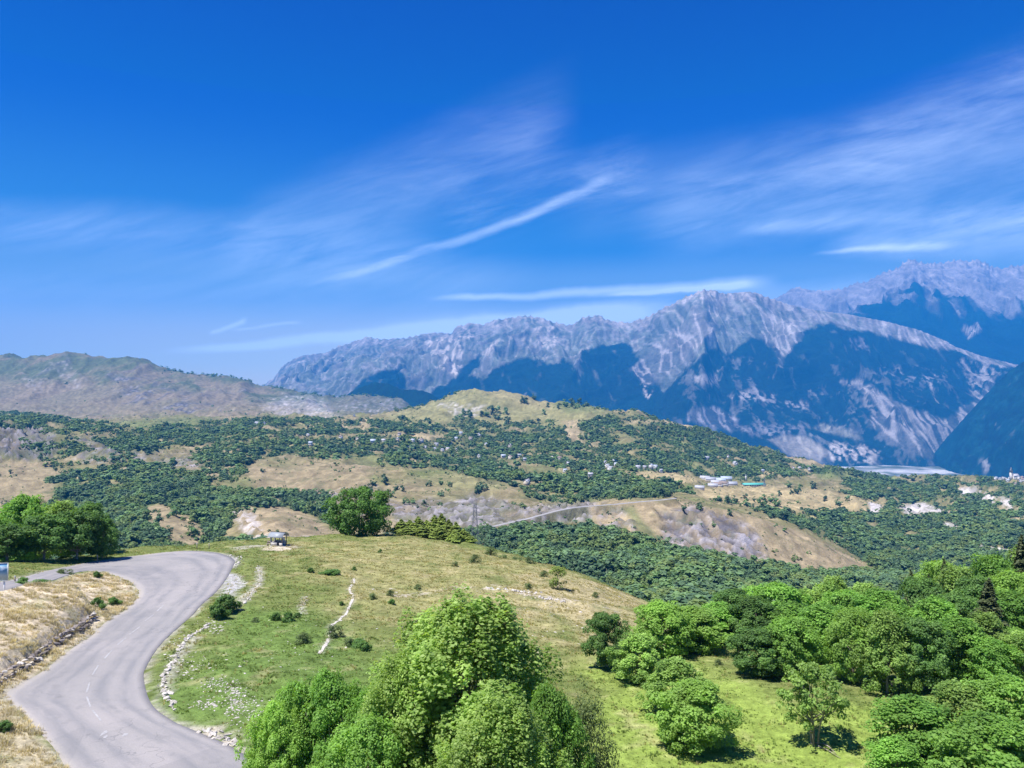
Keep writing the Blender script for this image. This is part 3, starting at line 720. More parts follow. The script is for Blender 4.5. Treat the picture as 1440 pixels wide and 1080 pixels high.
clear_polys = [([(205,712),(228,708),(262,722),(292,752),(280,768),(240,760),(205,745)], (500,1400)), ([(272,708),(300,706),(318,716),(290,718)], (500,1600)),
 ([(328,722),(390,712),(445,727),(455,748),(440,770),(380,770),(350,750)], (500,1200)),
 ([(140,672),(160,672),(180,690),(160,688)], (500,1600)),
 ([(560,662),(620,658),(735,680),(720,700),(640,708),(560,740),(800,745),(900,706),(860,700),(740,715),(560,712)], (600,1250)),
 ([(825,712),(965,703),(1090,732),(1210,786),(1226,806),(1180,812),(1000,790),(840,750)], (780,1120)),
 ([(880,664),(960,664),(985,674),(950,682),(870,676)], (1500,2300)), ([(985,684),(1160,690),(1215,702),(1205,715),(1120,722),(985,697)], (1200,2200)),
 ([(1130,690),(1250,704),(1240,722),(1150,722)], (1200,2200)),
 ([(865,592),(960,588),(985,600),(930,598)], (1900,3000)), ([(790,592),(812,590),(820,625),(800,620)], (2000,3000)), ([(1110,632),(1180,655),(1150,662),(1100,645)], (2300,2900)),
 ([(1345,682),(1380,684),(1380,698),(1350,699)], (700,2700)), ([(1376,694),(1427,700),(1424,718),(1385,710)], (700,2700)), ([(1255,712),(1300,704),(1330,720),(1300,724),(1270,726)], (700,2700)),
 ([(1320,730),(1345,736),(1352,748),(1335,744)], (700,2700)), ([(1370,764),(1440,776),(1440,786),(1380,780)], (700,2700)), ([(1000,826),(1100,828),(1080,838)], (400,900)),
 ([(1220,704),(1242,710),(1235,724),(1222,720)], (700,2700)), ([(500,604),(512,592),(524,600),(520,612)], (1500,3000)), ([(540,612),(640,608),(620,620)], (1900,2600)),
 ([(380,600),(440,596),(430,606)], (1800,3000)), ([(430,612),(560,606),(560,612),(440,618)], (1800,2600)), ([(1240,670),(1270,668),(1265,674)], (2000,3000))]
FM = np.zeros(MX.shape)
for poly, dn, dr, rg in forest_polys:
    w = smooth(poly_sd(MU, PYs, poly) + wu * rg, -2, 4) * ((MD >= dr[0]) & (MD <= dr[1])) * dn
    FM = np.maximum(FM, w)
gapn = fbm(MX / 95 + 70, MY / 60, 4) + 0.35 * m2
FM = FM * (1 - smooth(gapn, 0.04, 0.18) * smooth(MD, 900, 1300) * 0.95) * (1 - 0.6 * smooth(gapn, 0.22, 0.4) * (MD < 1100))
for poly, dr in clear_polys:
    w = smooth(poly_sd(MU, PYs, poly) + wu * 0.25, -2, 2) * ((MD >= dr[0]) & (MD <= dr[1])); FM = FM * (1 - w * 0.97)
for ln, hw in (([(690,740),(735,731),(780,718),(830,712),(900,706),(945,702)], 2.2), ([(880,664),(990,682)], 1.0)):
    FM *= smooth(line_d(MU, PYs, ln), hw, hw + 2.5)
MA = cmix(MA, flo, np.clip(FM, 0, 1) * 0.80)
def road_line(ln, hw, c, dr):
    global MA
    w = (1 - smooth(line_d(MU, PYs, ln), hw * 0.6, hw * 1.4)) * ((MD >= dr[0]) & (MD <= dr[1])); MA = cmix(MA, c, w * 0.8)
gf = ridged(MX / 22 + m2 * 0.6, MY / 60, 4)
MA = MA * (0.80 + 0.42 * gf + 0.25 * m3 + 0.25 * m2)[..., None]
brown = smooth(fbm(MX / 55 + 40, MY / 38, 4) + 0.5 * m3, 0.12, 0.4) * (1 - far_hill)
MA = cmix(MA, col(0.12, 0.125, 0.062), brown * 0.55)
MA = np.clip(MA, 0.01, 0.8)
mid_mat = terrain_mat('hill_ground', (0.045, 0.35), 2.5, 0.24, 0.8)
me = np_mesh('hills', np.stack([MX, MY, MZ], -1).reshape(-1, 3), grid_faces(*MX.shape), mid_mat, True, {'albedo': ('FLOAT_COLOR', 'POINT', MA.reshape(-1, 3))})
hills = tag(link('hills', me), 'rolling valley hills with dry pastures, grey cliffs and wooded ravines', kind='structure')

# ================================================================== FAR MOUNTAINS
def far_mesh(name, label, us, rows, crest, Dcrest, Dbase, pyb, Dback, pyback, kinds, amp, rib, paints, base_paint, seed=0, prof=0.85, crest_amp=1.0):
    U0 = np.arange(us[0], us[1], us[2])
    cp = np.interp(U0, *zip(*crest)); dc = np.interp(U0, *zip(*Dcrest)); db = np.interp(U0, *zip(*Dbase)); pb = np.interp(U0, *zip(*pyb))
    nf = int(rows * 0.88); nb = rows - nf
    t = np.concatenate([np.linspace(0, 1, nf), 1 + np.linspace(0, 1, nb + 1)[1:]])
    UU, T = np.meshgrid(U0, t)
    D = np.where(T <= 1, db + (dc - db) * T, dc + Dback * (T - 1))
    zc = -(cp - 540) / F * dc; zb = -(pb - 540) / F * db
    Z = np.where(T <= 1, zb + (zc - zb) * np.clip(T, 0, 1) ** prof, zc - (T - 1) * pyback)
    X = (UU - 720) / F * D; Y = D
    wx = fbm(X / 1500 + seed, Y / 1500, 3) * 0.7; wy = fbm(X / 1500 - seed, Y / 1500 + 9, 3) * 0.7
    env = np.clip(np.sin(np.clip(T, 0, 1) * math.pi) , 0, 1) ** 0.6
    r = ridged(X / rib + wx + seed, Y / (rib * 2.6) + wy, 6, gain=0.55)
    r2 = ridged(X / (rib * 0.33) + wx * 2 + seed, Y / (rib * 0.8) + wy, 5, gain=0.6)
    big = fbm(X / (rib * 2.5) + seed, Y / (rib * 2.5), 3)
    Z = Z + env * amp * ((r - 0.45) * 1.5 + big * 0.8) + (0.25 + env) * amp * 0.20 * (r2 - 0.4)
    cam_ = np.interp(UU, *zip(*crest_amp)) if isinstance(crest_amp, list) else crest_amp
    Z = Z + cam_ * np.exp(-((T - 1) / 0.06) ** 2) * (ridged(UU / 9 + seed, T * 2, 4) - 0.35) * 4.5 / F * D
    PY = 540 - Z / D * F
    n = dict(r=r, r2=r2, big=big, U=UU, T=T, PY=PY, X=X, Y=Y, D=D,
             a=fbm(X / 700 + seed, Y / 900, 5), b=fbm(X / 150 + seed, Y / 260, 5), c=fbm(X / 50, Y / 70 + seed, 4),
             ch=smooth(ridged(X / 300 + wx * 2 + seed, Y / 1700 + wy, 4), 0.50, 0.72),
             s=smooth(ridged(X / 130 + wx * 3, Y / 800 + wy, 5), 0.25, 0.55))
    Acol = base_paint(n)
    rag = n['a'] * 9 + n['b'] * 8 + n['c'] * 3
    for poly, c, amt, soft, rg, tex in paints:
        w = smooth(poly_sd(UU, PY, poly) + rag * rg, -soft, soft)
        if tex == 'noise': w = w * smooth(n['b'] + n['c'], -0.25, 0.25)
        if tex == 'streak': w = w * (0.3 + 0.7 * n['s'])
        if tex == 'sparse': w = w * smooth(n['b'] + 0.6 * n['c'] + 0.5 * (n['r2'] - .5), 0.02, 0.2)
        if c[0] < 0.02: w = w * (1 - 0.42 * n['ch'] * smooth(n['b'], -0.1, 0.25))
        Acol = cmix(Acol, c, w * amt)
    Acol = cmix(Acol, fp * 0.9, n['ch'] * smooth(n['T'], 0.35, 0.6) * smooth(Acol[..., 0], 0.08, 0.16) * 0.45)
    Acol = Acol * np.clip(1 + 0.32 * n['c'] + 0.5 * (n['r2'] - 0.42) + 0.45 * (n['s'] - 0.5) * (Acol[..., 0] > 0.06), 0.35, 1.8)[..., None]
    me = np_mesh(name, np.stack([X, Y, Z], -1).reshape(-1, 3), grid_faces(*X.shape), kinds, True, {'albedo': ('FLOAT_COLOR', 'POINT', np.clip(Acol, 0.008, 0.8).reshape(-1, 3))})
    return tag(link(name, me), label, kind='structure'), n, Z
far_mat = terrain_mat('mountain_ground', (0.008, 0.035), 30.0, 0.24, 0.8)
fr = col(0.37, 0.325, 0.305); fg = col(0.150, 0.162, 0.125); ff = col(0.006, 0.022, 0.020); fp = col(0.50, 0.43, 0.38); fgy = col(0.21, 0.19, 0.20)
crest1 = [(300,585),(385,532),(395,517),(410,506),(430,500),(460,496),(478,486),(500,480),(515,474),(545,478),(570,475),(600,469),(635,468),(642,459),(660,455),(680,457),(700,449),(725,446),(742,444),(765,448),(790,456),(805,457),(820,445),(840,443),(860,452),(885,454),(910,445),(930,436),(950,425),(968,417),(990,406),(1005,409),(1022,414),(1040,412),(1055,410),(1070,414),(1085,420),(1110,428),(1150,437),(1200,443),(1245,452),(1270,458),(1295,465),(1320,475),(1342,487),(1380,500),(1440,515),(1700,560)]
def base1(n):
    A = np.ones(n['X'].shape + (3,)) * fg
    A = cmix(A, fr * 0.8, smooth(n['a'] + 0.7 * n['b'] + 0.5 * (n['r'] - 0.45), -0.05, 0.3) * 0.55)
    A = cmix(A, fr, smooth(n['T'], 0.86, 0.97) * smooth(n['b'] + 0.4, 0.0, 0.5) * 0.8)
    A = cmix(A, fgy, smooth(n['s'] + n['b'], 0.5, 1.1) * 0.5)
    return A
P1 = [
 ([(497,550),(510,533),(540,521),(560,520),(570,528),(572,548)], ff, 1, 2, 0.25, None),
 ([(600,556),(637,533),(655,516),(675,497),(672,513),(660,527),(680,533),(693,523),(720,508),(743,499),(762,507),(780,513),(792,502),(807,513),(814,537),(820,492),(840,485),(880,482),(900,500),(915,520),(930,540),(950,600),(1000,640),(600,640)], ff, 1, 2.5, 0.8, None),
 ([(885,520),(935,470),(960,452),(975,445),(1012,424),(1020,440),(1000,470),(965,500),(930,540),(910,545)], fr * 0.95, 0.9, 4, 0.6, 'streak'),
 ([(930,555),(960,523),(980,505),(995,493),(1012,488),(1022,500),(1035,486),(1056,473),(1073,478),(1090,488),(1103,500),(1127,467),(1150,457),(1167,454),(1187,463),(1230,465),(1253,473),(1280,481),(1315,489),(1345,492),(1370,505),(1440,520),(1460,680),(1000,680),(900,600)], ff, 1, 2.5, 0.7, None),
 ([(1070,445),(1085,440),(1115,455),(1128,470),(1105,500),(1100,515),(1090,490),(1070,475)], fr, 0.85, 3, 0.7, 'streak'),
 ([(1255,463),(1285,462),(1315,475),(1340,483),(1335,492),(1300,487),(1265,478)], fr * 0.9, 0.9, 2.5, 0.3, 'streak'),
 ([(975,530),(1005,527),(1010,535),(1000,542),(980,537)], fr, 0.9, 3, 0.5, 'noise'),
 ([(1025,558),(1060,548),(1090,556),(1088,565),(1060,560),(1035,563)], fr, 1.0, 4, 0.7, 'noise'),
 ([(1105,566),(1125,562),(1140,568),(1135,576),(1108,574)], fr * 0.9, 0.9, 3, 0.6, 'noise'),
 ([(968,580),(990,572),(1005,572),(1040,590),(1030,606),(1000,600),(965,592)], fgy * 1.2, 0.95, 4, 0.5, 'streak'),
 ([(1035,600),(1100,595),(1140,602),(1120,612),(1060,612)], fgy * 1.25, 0.7, 5, 0.9, 'noise'),
 ([(1080,618),(1110,610),(1135,615),(1165,635),(1150,650),(1110,640)], col(0.37, 0.32, 0.26), 0.95, 3, 0.3, None),
 ([(1145,602),(1160,595),(1205,608),(1215,620),(1180,612)], col(0.34, 0.31, 0.24), 0.85, 4, 0.5, None),
 ([(1205,545),(1225,540),(1250,560),(1280,575),(1330,590),(1375,560),(1395,530),(1400,560),(1350,600),(1310,645),(1290,640),(1270,630),(1250,625),(1235,605),(1220,600),(1225,585),(1240,580),(1225,565)], fr * 0.82, 0.95, 4, 0.5, 'streak'),
 ([(1215,545),(1222,555),(1235,580),(1230,592),(1215,570)], fp, 0.6, 2, 0.5, 'noise'),
 ([(1350,510),(1370,500),(1395,505),(1425,508),(1400,525),(1385,560),(1365,555),(1360,530)], fr * 0.95, 0.8, 4, 0.8, 'noise'),
 ([(1165,630),(1175,622),(1195,630),(1215,622),(1238,635),(1225,650),(1190,648),(1170,645)], fp, 0.95, 3, 0.45, 'noise'),
 ([(1280,530),(1310,545),(1320,530)], fgy, 0.5, 4, 0.8, 'noise'),
 ([(1180,535),(1215,535),(1212,541),(1185,541)], fp * 0.9, 0.8, 2, 0.5, 'noise'),
 ([(1195,478),(1215,475),(1222,490),(1205,492)], fgy, 0.7, 3, 0.9, 'noise'),
 ([(600,480),(640,470),(655,500),(640,530),(620,520),(608,500)], fp * 0.88, 0.9, 3, 0.5, 'streak'),
 ([(640,458),(665,458),(672,475),(650,480),(642,478)], fp * 0.9, 0.7, 3, 0.6, 'noise'),
 ([(755,462),(780,458),(785,480),(770,490),(757,475)], fp * 0.9, 0.7, 3, 0.7, 'noise'),
 ([(675,498),(700,475),(705,478),(685,500)], fp * 0.9, 0.8, 2, 0.3, None),
 ([(900,540),(915,537),(920,548),(912,560),(905,555)], fp, 0.9, 2, 0.6, 'noise'),
 ([(960,405),(1000,404),(1060,410),(1090,420),(1060,424),(1000,420),(960,428)], fr * 1.05, 0.85, 3, 0.5, 'noise'),
 ([(960,500),(1440,520),(1440,660),(940,660)], fr * 0.7, 0.35, 5, 0.2, 'sparse'),
]
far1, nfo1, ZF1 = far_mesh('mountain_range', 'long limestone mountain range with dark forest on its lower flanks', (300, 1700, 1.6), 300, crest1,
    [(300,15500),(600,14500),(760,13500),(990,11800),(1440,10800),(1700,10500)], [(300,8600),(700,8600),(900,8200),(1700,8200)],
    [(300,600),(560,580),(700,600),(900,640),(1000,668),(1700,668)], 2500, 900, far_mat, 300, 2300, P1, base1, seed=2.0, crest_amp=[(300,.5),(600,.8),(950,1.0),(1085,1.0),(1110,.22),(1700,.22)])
crest4 = [(1040,440),(1075,426),(1093,420),(1108,411),(1123,406),(1140,410),(1160,410),(1193,403),(1207,398),(1220,395),(1235,386),(1250,381),(1260,377),(1272,368),(1282,363),(1295,368),(1307,371),(1320,368),(1327,370),(1343,366),(1357,368),(1373,366),(1384,368),(1392,374),(1407,378),(1425,374),(1440,372),(1500,362),(1600,385),(1750,400)]
def base4(n):
    A = np.ones(n['X'].shape + (3,)) * fr * 0.88
    A = cmix(A, fp * 0.92, smooth(n['T'], 0.88, 0.98) * smooth(n['b'], -0.2, 0.3))
    A = cmix(A, fgy * 0.95, smooth(n['s'], 0.4, 0.9) * 0.6)
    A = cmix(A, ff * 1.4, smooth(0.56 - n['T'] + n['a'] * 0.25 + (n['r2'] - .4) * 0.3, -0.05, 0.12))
    return A
P4 = [([(1265,430),(1310,430),(1345,450),(1320,470),(1270,460)], ff * 1.5, 0.6, 6, 1.0, 'noise'),
      ([(1330,470),(1440,440),(1500,500),(1440,520),(1340,500)], ff, 1.0, 8, 1.0, None),
      ([(1355,462),(1375,455),(1378,462),(1362,474)], fp, 0.9, 3, 0.6, 'noise')]
far4, nfo4, ZF4 = far_mesh('high_peaks', 'high bare limestone peaks behind the forested mountain', (1040, 1750, 1.5), 200, crest4,
    [(1040,17500),(1280,17000),(1750,15500)], [(1040,12600),(1750,11300)], [(1040,500),(1200,500),(1440,545),(1750,560)], 3000, 1500, far_mat, 330, 1700, P4, base4, seed=11.0, crest_amp=1.3)
crest5 = [(1262,690),(1290,664),(1310,642),(1330,617),(1350,594),(1375,567),(1400,540),(1420,521),(1440,508),(1480,475),(1560,430),(1750,330)]
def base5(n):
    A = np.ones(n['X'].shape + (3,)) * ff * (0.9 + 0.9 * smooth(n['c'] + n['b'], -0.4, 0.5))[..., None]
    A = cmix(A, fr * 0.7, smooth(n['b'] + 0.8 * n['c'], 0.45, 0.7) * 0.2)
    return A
P5 = [([(1385,590),(1400,585),(1405,598),(1390,605)], fr * 0.9, 0.8, 5, 0.8, 'sparse'), ([(1348,635),(1362,632),(1360,650),(1350,652)], fr * 0.8, 0.8, 5, 0.8, 'sparse'),
      ([(1378,648),(1398,645),(1402,658),(1385,665)], fr * 0.85, 0.8, 5, 0.8, 'sparse'), ([(1408,625),(1430,618),(1425,640),(1412,640)], fr * 0.8, 0.8, 5, 0.8, 'sparse')]
far5, nfo5, ZF5 = far_mesh('dark_mountain', 'steep dark forested mountainside closing the valley on one side', (1262, 1750, 2.0), 150, crest5,
    [(1262,8600),(1440,8200),(1750,7800)], [(1262,8200),(1440,6300),(1750,6000)], [(1262,700),(1440,745),(1750,760)], 2400, 1200, far_mat, 170, 800, P5, base5, seed=21.0, crest_amp=0.25)
def base6(n):
    return np.ones(n['X'].shape + (3,)) * ff * 1.1
far6, nfo6, ZF6 = far_mesh('wooded_mound', 'low dark wooded mound in the gap between hill and range', (470, 640, 2.0), 60,
    [(470,575),(490,553),(507,544),(527,538),(547,540),(563,547),(593,549),(607,554),(640,580)], [(470,7600),(640,7600)], [(470,7000),(640,7000)], [(470,585),(640,590)], 600, 250, far_mat, 25, 300, [], base6, seed=31.0, crest_amp=0.4)
# valley floor
vx = np.linspace(-2500, 9500, 120); vy = np.linspace(5400, 10400, 90)
VX, VY = np.meshgrid(vx, vy)
VZ = -890 + fbm(VX / 900, VY / 900, 3) * 12
vu = 720 + F * VX / VY; vpy = 540 - VZ / VY * F
VA = np.ones(VX.shape + (3,)) * col(0.10, 0.12, 0.07)
vn = fbm(VX / 160, VY / 400, 4)
VA = cmix(VA, col(0.42, 0.40, 0.38), smooth(vn, -0.15, 0.1))
VA = cmix(VA, col(0.62, 0.60, 0.57), smooth(vn, 0.12, 0.3) * 0.8)
me = np_mesh('valley_floor', np.stack([VX, VY, VZ], -1).reshape(-1, 3), grid_faces(*VX.shape), far_mat, True, {'albedo': ('FLOAT_COLOR', 'POINT', VA.reshape(-1, 3))})
tag(link('valley_floor', me), 'pale built-up valley floor glimpsed far below', kind='structure')
# ground sheet under everything, out to the horizon
gm = plain('far_ground', (0.10, 0.11, 0.06), 0.95, 0.3, 0.002)
me = np_mesh('ground', [(-25000, -12000, -960), (25000, -12000, -960), (25000, 25000, -960), (-25000, 25000, -960)], [(0, 1, 2, 3)], gm)
tag(link('ground', me), 'low ground stretching out beyond the mountains', kind='structure')
# ------------------------------------------------------------------ haze
hm = bpy.data.materials.new('haze'); hm.use_nodes = True; ht = hm.node_tree; ht.nodes.clear()
ho = ht.nodes.new('ShaderNodeOutputMaterial'); pv = ht.nodes.new('ShaderNodeVolumePrincipled')
pv.inputs['Color'].default_value = (0.03, 0.35, 0.92, 1)
pv.inputs['Absorption Color'].default_value = (0, 0, 0, 1)
pv.inputs['Density'].default_value = 6.0e-5
pv.inputs['Anisotropy'].default_value = 0.0
ht.links.new(pv.outputs[0], ho.inputs['Volume'])
ztop = max(float(ZF1.max()), float(ZF4.max()), float(ZF5.max())) + 60
x0, x1, y0, y1, z0, z1 = -26000, 26000, -13000, 26000, -961.0, ztop
vsb = [(x, y, z) for z in (z0, z1) for y in (y0, y1) for x in (x0, x1)]
hb = np_mesh('haze', vsb, [(0, 2, 3, 1), (4, 5, 7, 6), (0, 1, 5, 4), (2, 6, 7, 3), (0, 4, 6, 2), (1, 3, 7, 5)], hm)
tag(link('haze', hb), kind='stuff')
# ================================================================== PLANT KITS
def leaf_mat(name, dark, light, warm=None, trans=0.40, var=0.25):
    t = NT(name)
    a = t.attr('tint').outputs['Fac']
    c = t.mix(a, dark, light)
    oi = t.n('ShaderNodeObjectInfo').outputs['Random']
    if warm: c = t.mix(t.mr(oi, 0.45, 1.0, 0.0, 0.75), c, warm)
    n = t.noise(0.35, 3)
    c = t.scale_col(c, t.math('MULTIPLY', t.mr(n, 0.3, 0.7, 1 - var, 1 + var), t.mr(t.math('FRACT', t.math('MULTIPLY', oi, 7.3)), 0, 1, 0.82, 1.18)))
    b = t.n('ShaderNodeBsdfPrincipled'); t.l(c, b.inputs['Base Color']); b.inputs['Roughness'].default_value = 0.55
    b.inputs['Specular IOR Level'].default_value = 0.25
    tr = t.n('ShaderNodeBsdfTranslucent')
    c2 = t.mix(1.0, c, (1.5, 1.45, 0.55), 'MULTIPLY'); t.l(c2, tr.inputs[0])
    m = t.n('ShaderNodeMixShader'); m.inputs[0].default_value = trans
    t.l(b.outputs[0], m.inputs[1]); t.l(tr.outputs[0], m.inputs[2]); t.l(m.outputs[0], t.out.inputs[0])
    return t.m
leaf_green = leaf_mat('leaf_green', (0.109, 0.246, 0.041), (0.282, 0.501, 0.092), (0.311, 0.493, 0.100))
leaf_big = leaf_mat('leaf_silvery', (0.165, 0.285, 0.050), (0.450, 0.600, 0.185), trans=0.50)
leaf_mid = leaf_mat('leaf_deep', (0.066, 0.155, 0.030), (0.165, 0.310, 0.060), trans=0.35)
leaf_dark = leaf_mat('leaf_dark', (0.074, 0.162, 0.042), (0.185, 0.324, 0.078))
leaf_light = leaf_mat('leaf_light', (0.133, 0.242, 0.050), (0.360, 0.524, 0.133))
leaf_conifer = leaf_mat('needle_green', (0.045, 0.075, 0.026), (0.145, 0.175, 0.065), trans=0.12)
leaf_larch = leaf_mat('larch_green', (0.146, 0.219, 0.046), (0.323, 0.406, 0.093), trans=0.25)
leaf_wood = leaf_mat('wood_leaf', (0.090, 0.176, 0.067), (0.250, 0.379, 0.132), (0.169, 0.270, 0.140), trans=0.28)
wood_light = leaf_mat('wood_leaf_light', (0.103, 0.167, 0.052), (0.270, 0.356, 0.121), trans=0.3)
wood_dark = leaf_mat('wood_leaf_dark', (0.053, 0.110, 0.053), (0.138, 0.219, 0.100), trans=0.2)
leaf_grey = leaf_mat('grey_leaf', (0.085, 0.135, 0.045), (0.190, 0.250, 0.095), trans=0.3)
t = NT('bark'); n = t.noise(5.0, 5, t.n('ShaderNodeTexCoord').outputs['Object'])
t.bsdf(t.mix(t.mr(n, 0.35, 0.65), (0.19, 0.16, 0.125), (0.40, 0.36, 0.30)), 0.9, 0.1, t.bump(n, 0.5, 0.03)); bark = t.m

def unit(v): return v / (np.linalg.norm(v, axis=-1, keepdims=True) + 1e-9)
def leaf_quads(P, Nn, size, r, asp=1.6):
    n = len(P)
    a = unit(np.cross(Nn, r.normal(size=(n, 3)))); b = np.cross(Nn, a)
    s = size * r.uniform(0.6, 1.35, n)[:, None]
    fold = Nn * s * 0.18
    V = np.stack([P - a * s * asp * .5, P + b * s * .5 + fold, P + a * s * asp * .5, P - b * s * .5 + fold], 1).reshape(-1, 3)
    return V, np.arange(4 * n).reshape(n, 4)
def tube(path, radii, k=6):
    path = np.asarray(path, float); V = []; n = len(path)
    T = np.gradient(path, axis=0); T = unit(T)
    ref = np.array([1.0, 0.2, 0.1])
    for i in range(n):
        a = unit(np.cross(T[i], ref)); b = np.cross(T[i], a)
        an = np.arange(k) * 2 * math.pi / k
        V.append(path[i] + radii[i] * (np.cos(an)[:, None] * a + np.sin(an)[:, None] * b))
    V = np.concatenate(V)
    Fc = [[i * k + j, i * k + (j + 1) % k, (i + 1) * k + (j + 1) % k, (i + 1) * k + j] for i in range(n - 1) for j in range(k)]
    return V, np.array(Fc)
def join(parts):
    V = []; Fc = []; o = 0
    for v, f in parts: V.append(v); Fc.append(f + o); o += len(v)
    return np.concatenate(V), np.concatenate(Fc)
def crown_clumps(r, n, kind):
    """clump centres in a unit crown: x,y in -1..1, z in 0..1"""
    C = []
    while len(C) < n:
        z = r.uniform(0.0, 1.0)
        if kind == 'round': R = math.sqrt(max(0, 1 - ((z - 0.46) / 0.56) ** 2))
        elif kind == 'upright': R = max(0.0, 1 - (abs(z - 0.34) / 0.68) ** 2.3) ** 0.62
        elif kind == 'column': R = math.sin(math.pi * min(1, z * 0.9 + 0.08)) ** 0.5 * 0.85
        elif kind == 'bush': R = math.sqrt(max(0, 1 - z ** 2.2))
        q = math.sqrt(r.uniform(0.12, 1)) * R
        a = r.uniform(0, 2 * math.pi)
        q *= 1 + 0.16 * math.sin(3 * a + 5 * z + n) + 0.10 * math.sin(7 * a - 3 * z)
        C.append((q * math.cos(a), q * math.sin(a), z))
    return np.array(C)
def make_tree_meshes(nm, seed, kind, nclump, nleaf, leaf, crown_h, crown_r, trunk_h, mat, clump=0.24, trunk_r=0.16, limbs=12, trunk_k=7, stems=1, upright=0.0, squash=0.8, bare=0.0):
    """unit metres. returns trunk mesh and crown mesh"""
    r = np.random.default_rng(seed)
    C0 = crown_clumps(r, nclump, kind)
    Cc = C0 * [crown_r, crown_r, crown_h] + [0, 0, trunk_h]
    cr = crown_r * clump * r.uniform(0.6, 1.35, nclump)
    w = cr ** 2; idx = r.choice(nclump, nleaf, p=w / w.sum())
    d = unit(r.normal(size=(nleaf, 3)) + [0, 0, 0.25])
    rad = r.uniform(0.35, 1.0, nleaf) ** 0.5 * cr[idx] * (1 + 0.35 * (r.random(nleaf) < 0.08))
    P = Cc[idx] + d * rad[:, None] * [1, 1, squash + upright]
    if upright > 0:          # sprays that shoot up out of the crown
        sp = r.random(nclump) < 0.6
        P = P + np.where(sp[idx], 1, 0)[:, None] * np.stack([0 * rad, 0 * rad, np.abs(d[:, 2]) ** 2 * cr[idx] * upright * 1.6], -1)
    outw = unit(P - [0, 0, trunk_h + crown_h * 0.35])
    Nn = unit(outw * 0.45 + d * 0.5 + [0, 0, 0.45] + r.normal(size=(nleaf, 3)) * 0.45)
    V, Fc = leaf_quads(P, Nn, leaf, r)
    tint = np.clip(0.42 + r.normal(0, 0.16, nclump)[idx] + r.normal(0, 0.22, nleaf), 0, 1)
    cm_ = np_mesh(nm + '_crown', V, Fc, mat, False, {'tint': ('FLOAT', 'FACE', tint)})
    parts = []
    for s in range(stems):
        if stems == 1: bx = by = tx = ty = 0
        else:
            a = 2 * math.pi * s / stems + r.uniform(-.4, .4); bx, by = math.cos(a) * trunk_r * 1.3, math.sin(a) * trunk_r * 1.3
            tx, ty = math.cos(a) * crown_r * 0.45, math.sin(a) * crown_r * 0.45
        H = trunk_h + crown_h * 0.75
        path = [(bx + (tx - bx) * t_ ** 1.2 + r.normal() * 0.035 * H * t_ * .6, by + (ty - by) * t_ ** 1.2 + r.normal() * 0.035 * H * t_ * .6, -0.5 + (H + .5) * t_) for t_ in np.linspace(0, 1, 8)]
        parts.append(tube(path, np.linspace(trunk_r, trunk_r * 0.2, 8) * (1 if stems == 1 else 0.7), trunk_k))
        order = r.permutation(nclump)[:limbs // stems]
        for j in order:
            e = Cc[j]; t0 = np.clip((e[2] * 0.62) / H, 0.12, 0.85); k_ = t0 * 7; i0 = int(k_)
            st = np.array(path[i0]) * (1 - (k_ - i0)) + np.array(path[min(i0 + 1, 7)]) * (k_ - i0)
            mid = (st + e) / 2 + [0, 0, -0.04 * crown_h]
            pp = [st, (st + mid) / 2 + r.normal(size=3) * 0.03 * crown_r, mid, (mid + e) / 2 + r.normal(size=3) * 0.03 * crown_r, e]
            r0 = trunk_r * 0.42 * (1 - t0 * 0.5)
            parts.append(tube(pp, np.linspace(r0, r0 * 0.25, 5), 5))
    v, f = join(parts)
    tm = np_mesh(nm + '_trunk', v, f, bark, True)
    return tm, cm_, (float(np.percentile(np.hypot(P[:, 0], P[:, 1]), 97.5)), float(np.percentile(P[:, 2], 99.6)))
def make_conifer(nm, seed, h, rad, nleaf, leaf, mat, tiers=16, trunk_r=0.14, droop=0.35, thin=1.0):
    r = np.random.default_rng(seed)
    Ps = []; Ns = []; tn = []
    parts = [tube([(0, 0, -0.5), (0, 0, h * 0.5), (0.03, 0, h)], [trunk_r, trunk_r * 0.55, 0.02], 6)]
    nb = tiers * 9
    for b in range(nb):
        t_ = (b + r.random()) / nb; z = h * (0.08 + 0.9 * t_)
        L = rad * (1 - t_) ** 0.85 * r.uniform(0.65, 1.1) + 0.08
        a = r.uniform(0, 6.283); dx, dy = math.cos(a), math.sin(a)
        m = max(6, int(nleaf / nb * (1 - t_) * 2))
        s = r.uniform(0.1, 1, m); wdt = 0.30 * L * (1 - 0.6 * s)
        off = r.normal(size=m) * wdt
        zz = z - droop * L * s ** 1.5 + 0.10 * L * s ** 3 + r.normal(size=m) * 0.05 * rad
        Ps.append(np.stack([dx * L * s - dy * off, dy * L * s + dx * off, zz], -1))
        Ns.append(unit(np.stack([dx * 0.5 + 0 * s, dy * 0.5 + 0 * s, 0.9 + 0 * s], -1) + r.normal(size=(m, 3)) * 0.4))
        tn.append(np.clip(0.25 + 0.45 * s + r.normal(size=m) * 0.12, 0, 1))
        if b % 3 == 0: parts.append(tube([(0, 0, z), (dx * L * .5, dy * L * .5, z - droop * L * .2), (dx * L * .9, dy * L * .9, z - droop * L * .8)], [trunk_r * 0.22, .02, .01], 4))
    P = np.concatenate(Ps); V, Fc = leaf_quads(P, np.concatenate(Ns), leaf, r, 2.4)
    v, f = join(parts)
    return np_mesh(nm + '_trunk', v, f, bark, True), np_mesh(nm + '_crown', V, Fc, mat, False, {'tint': ('FLOAT', 'FACE', np.concatenate(tn))}), (rad, h)

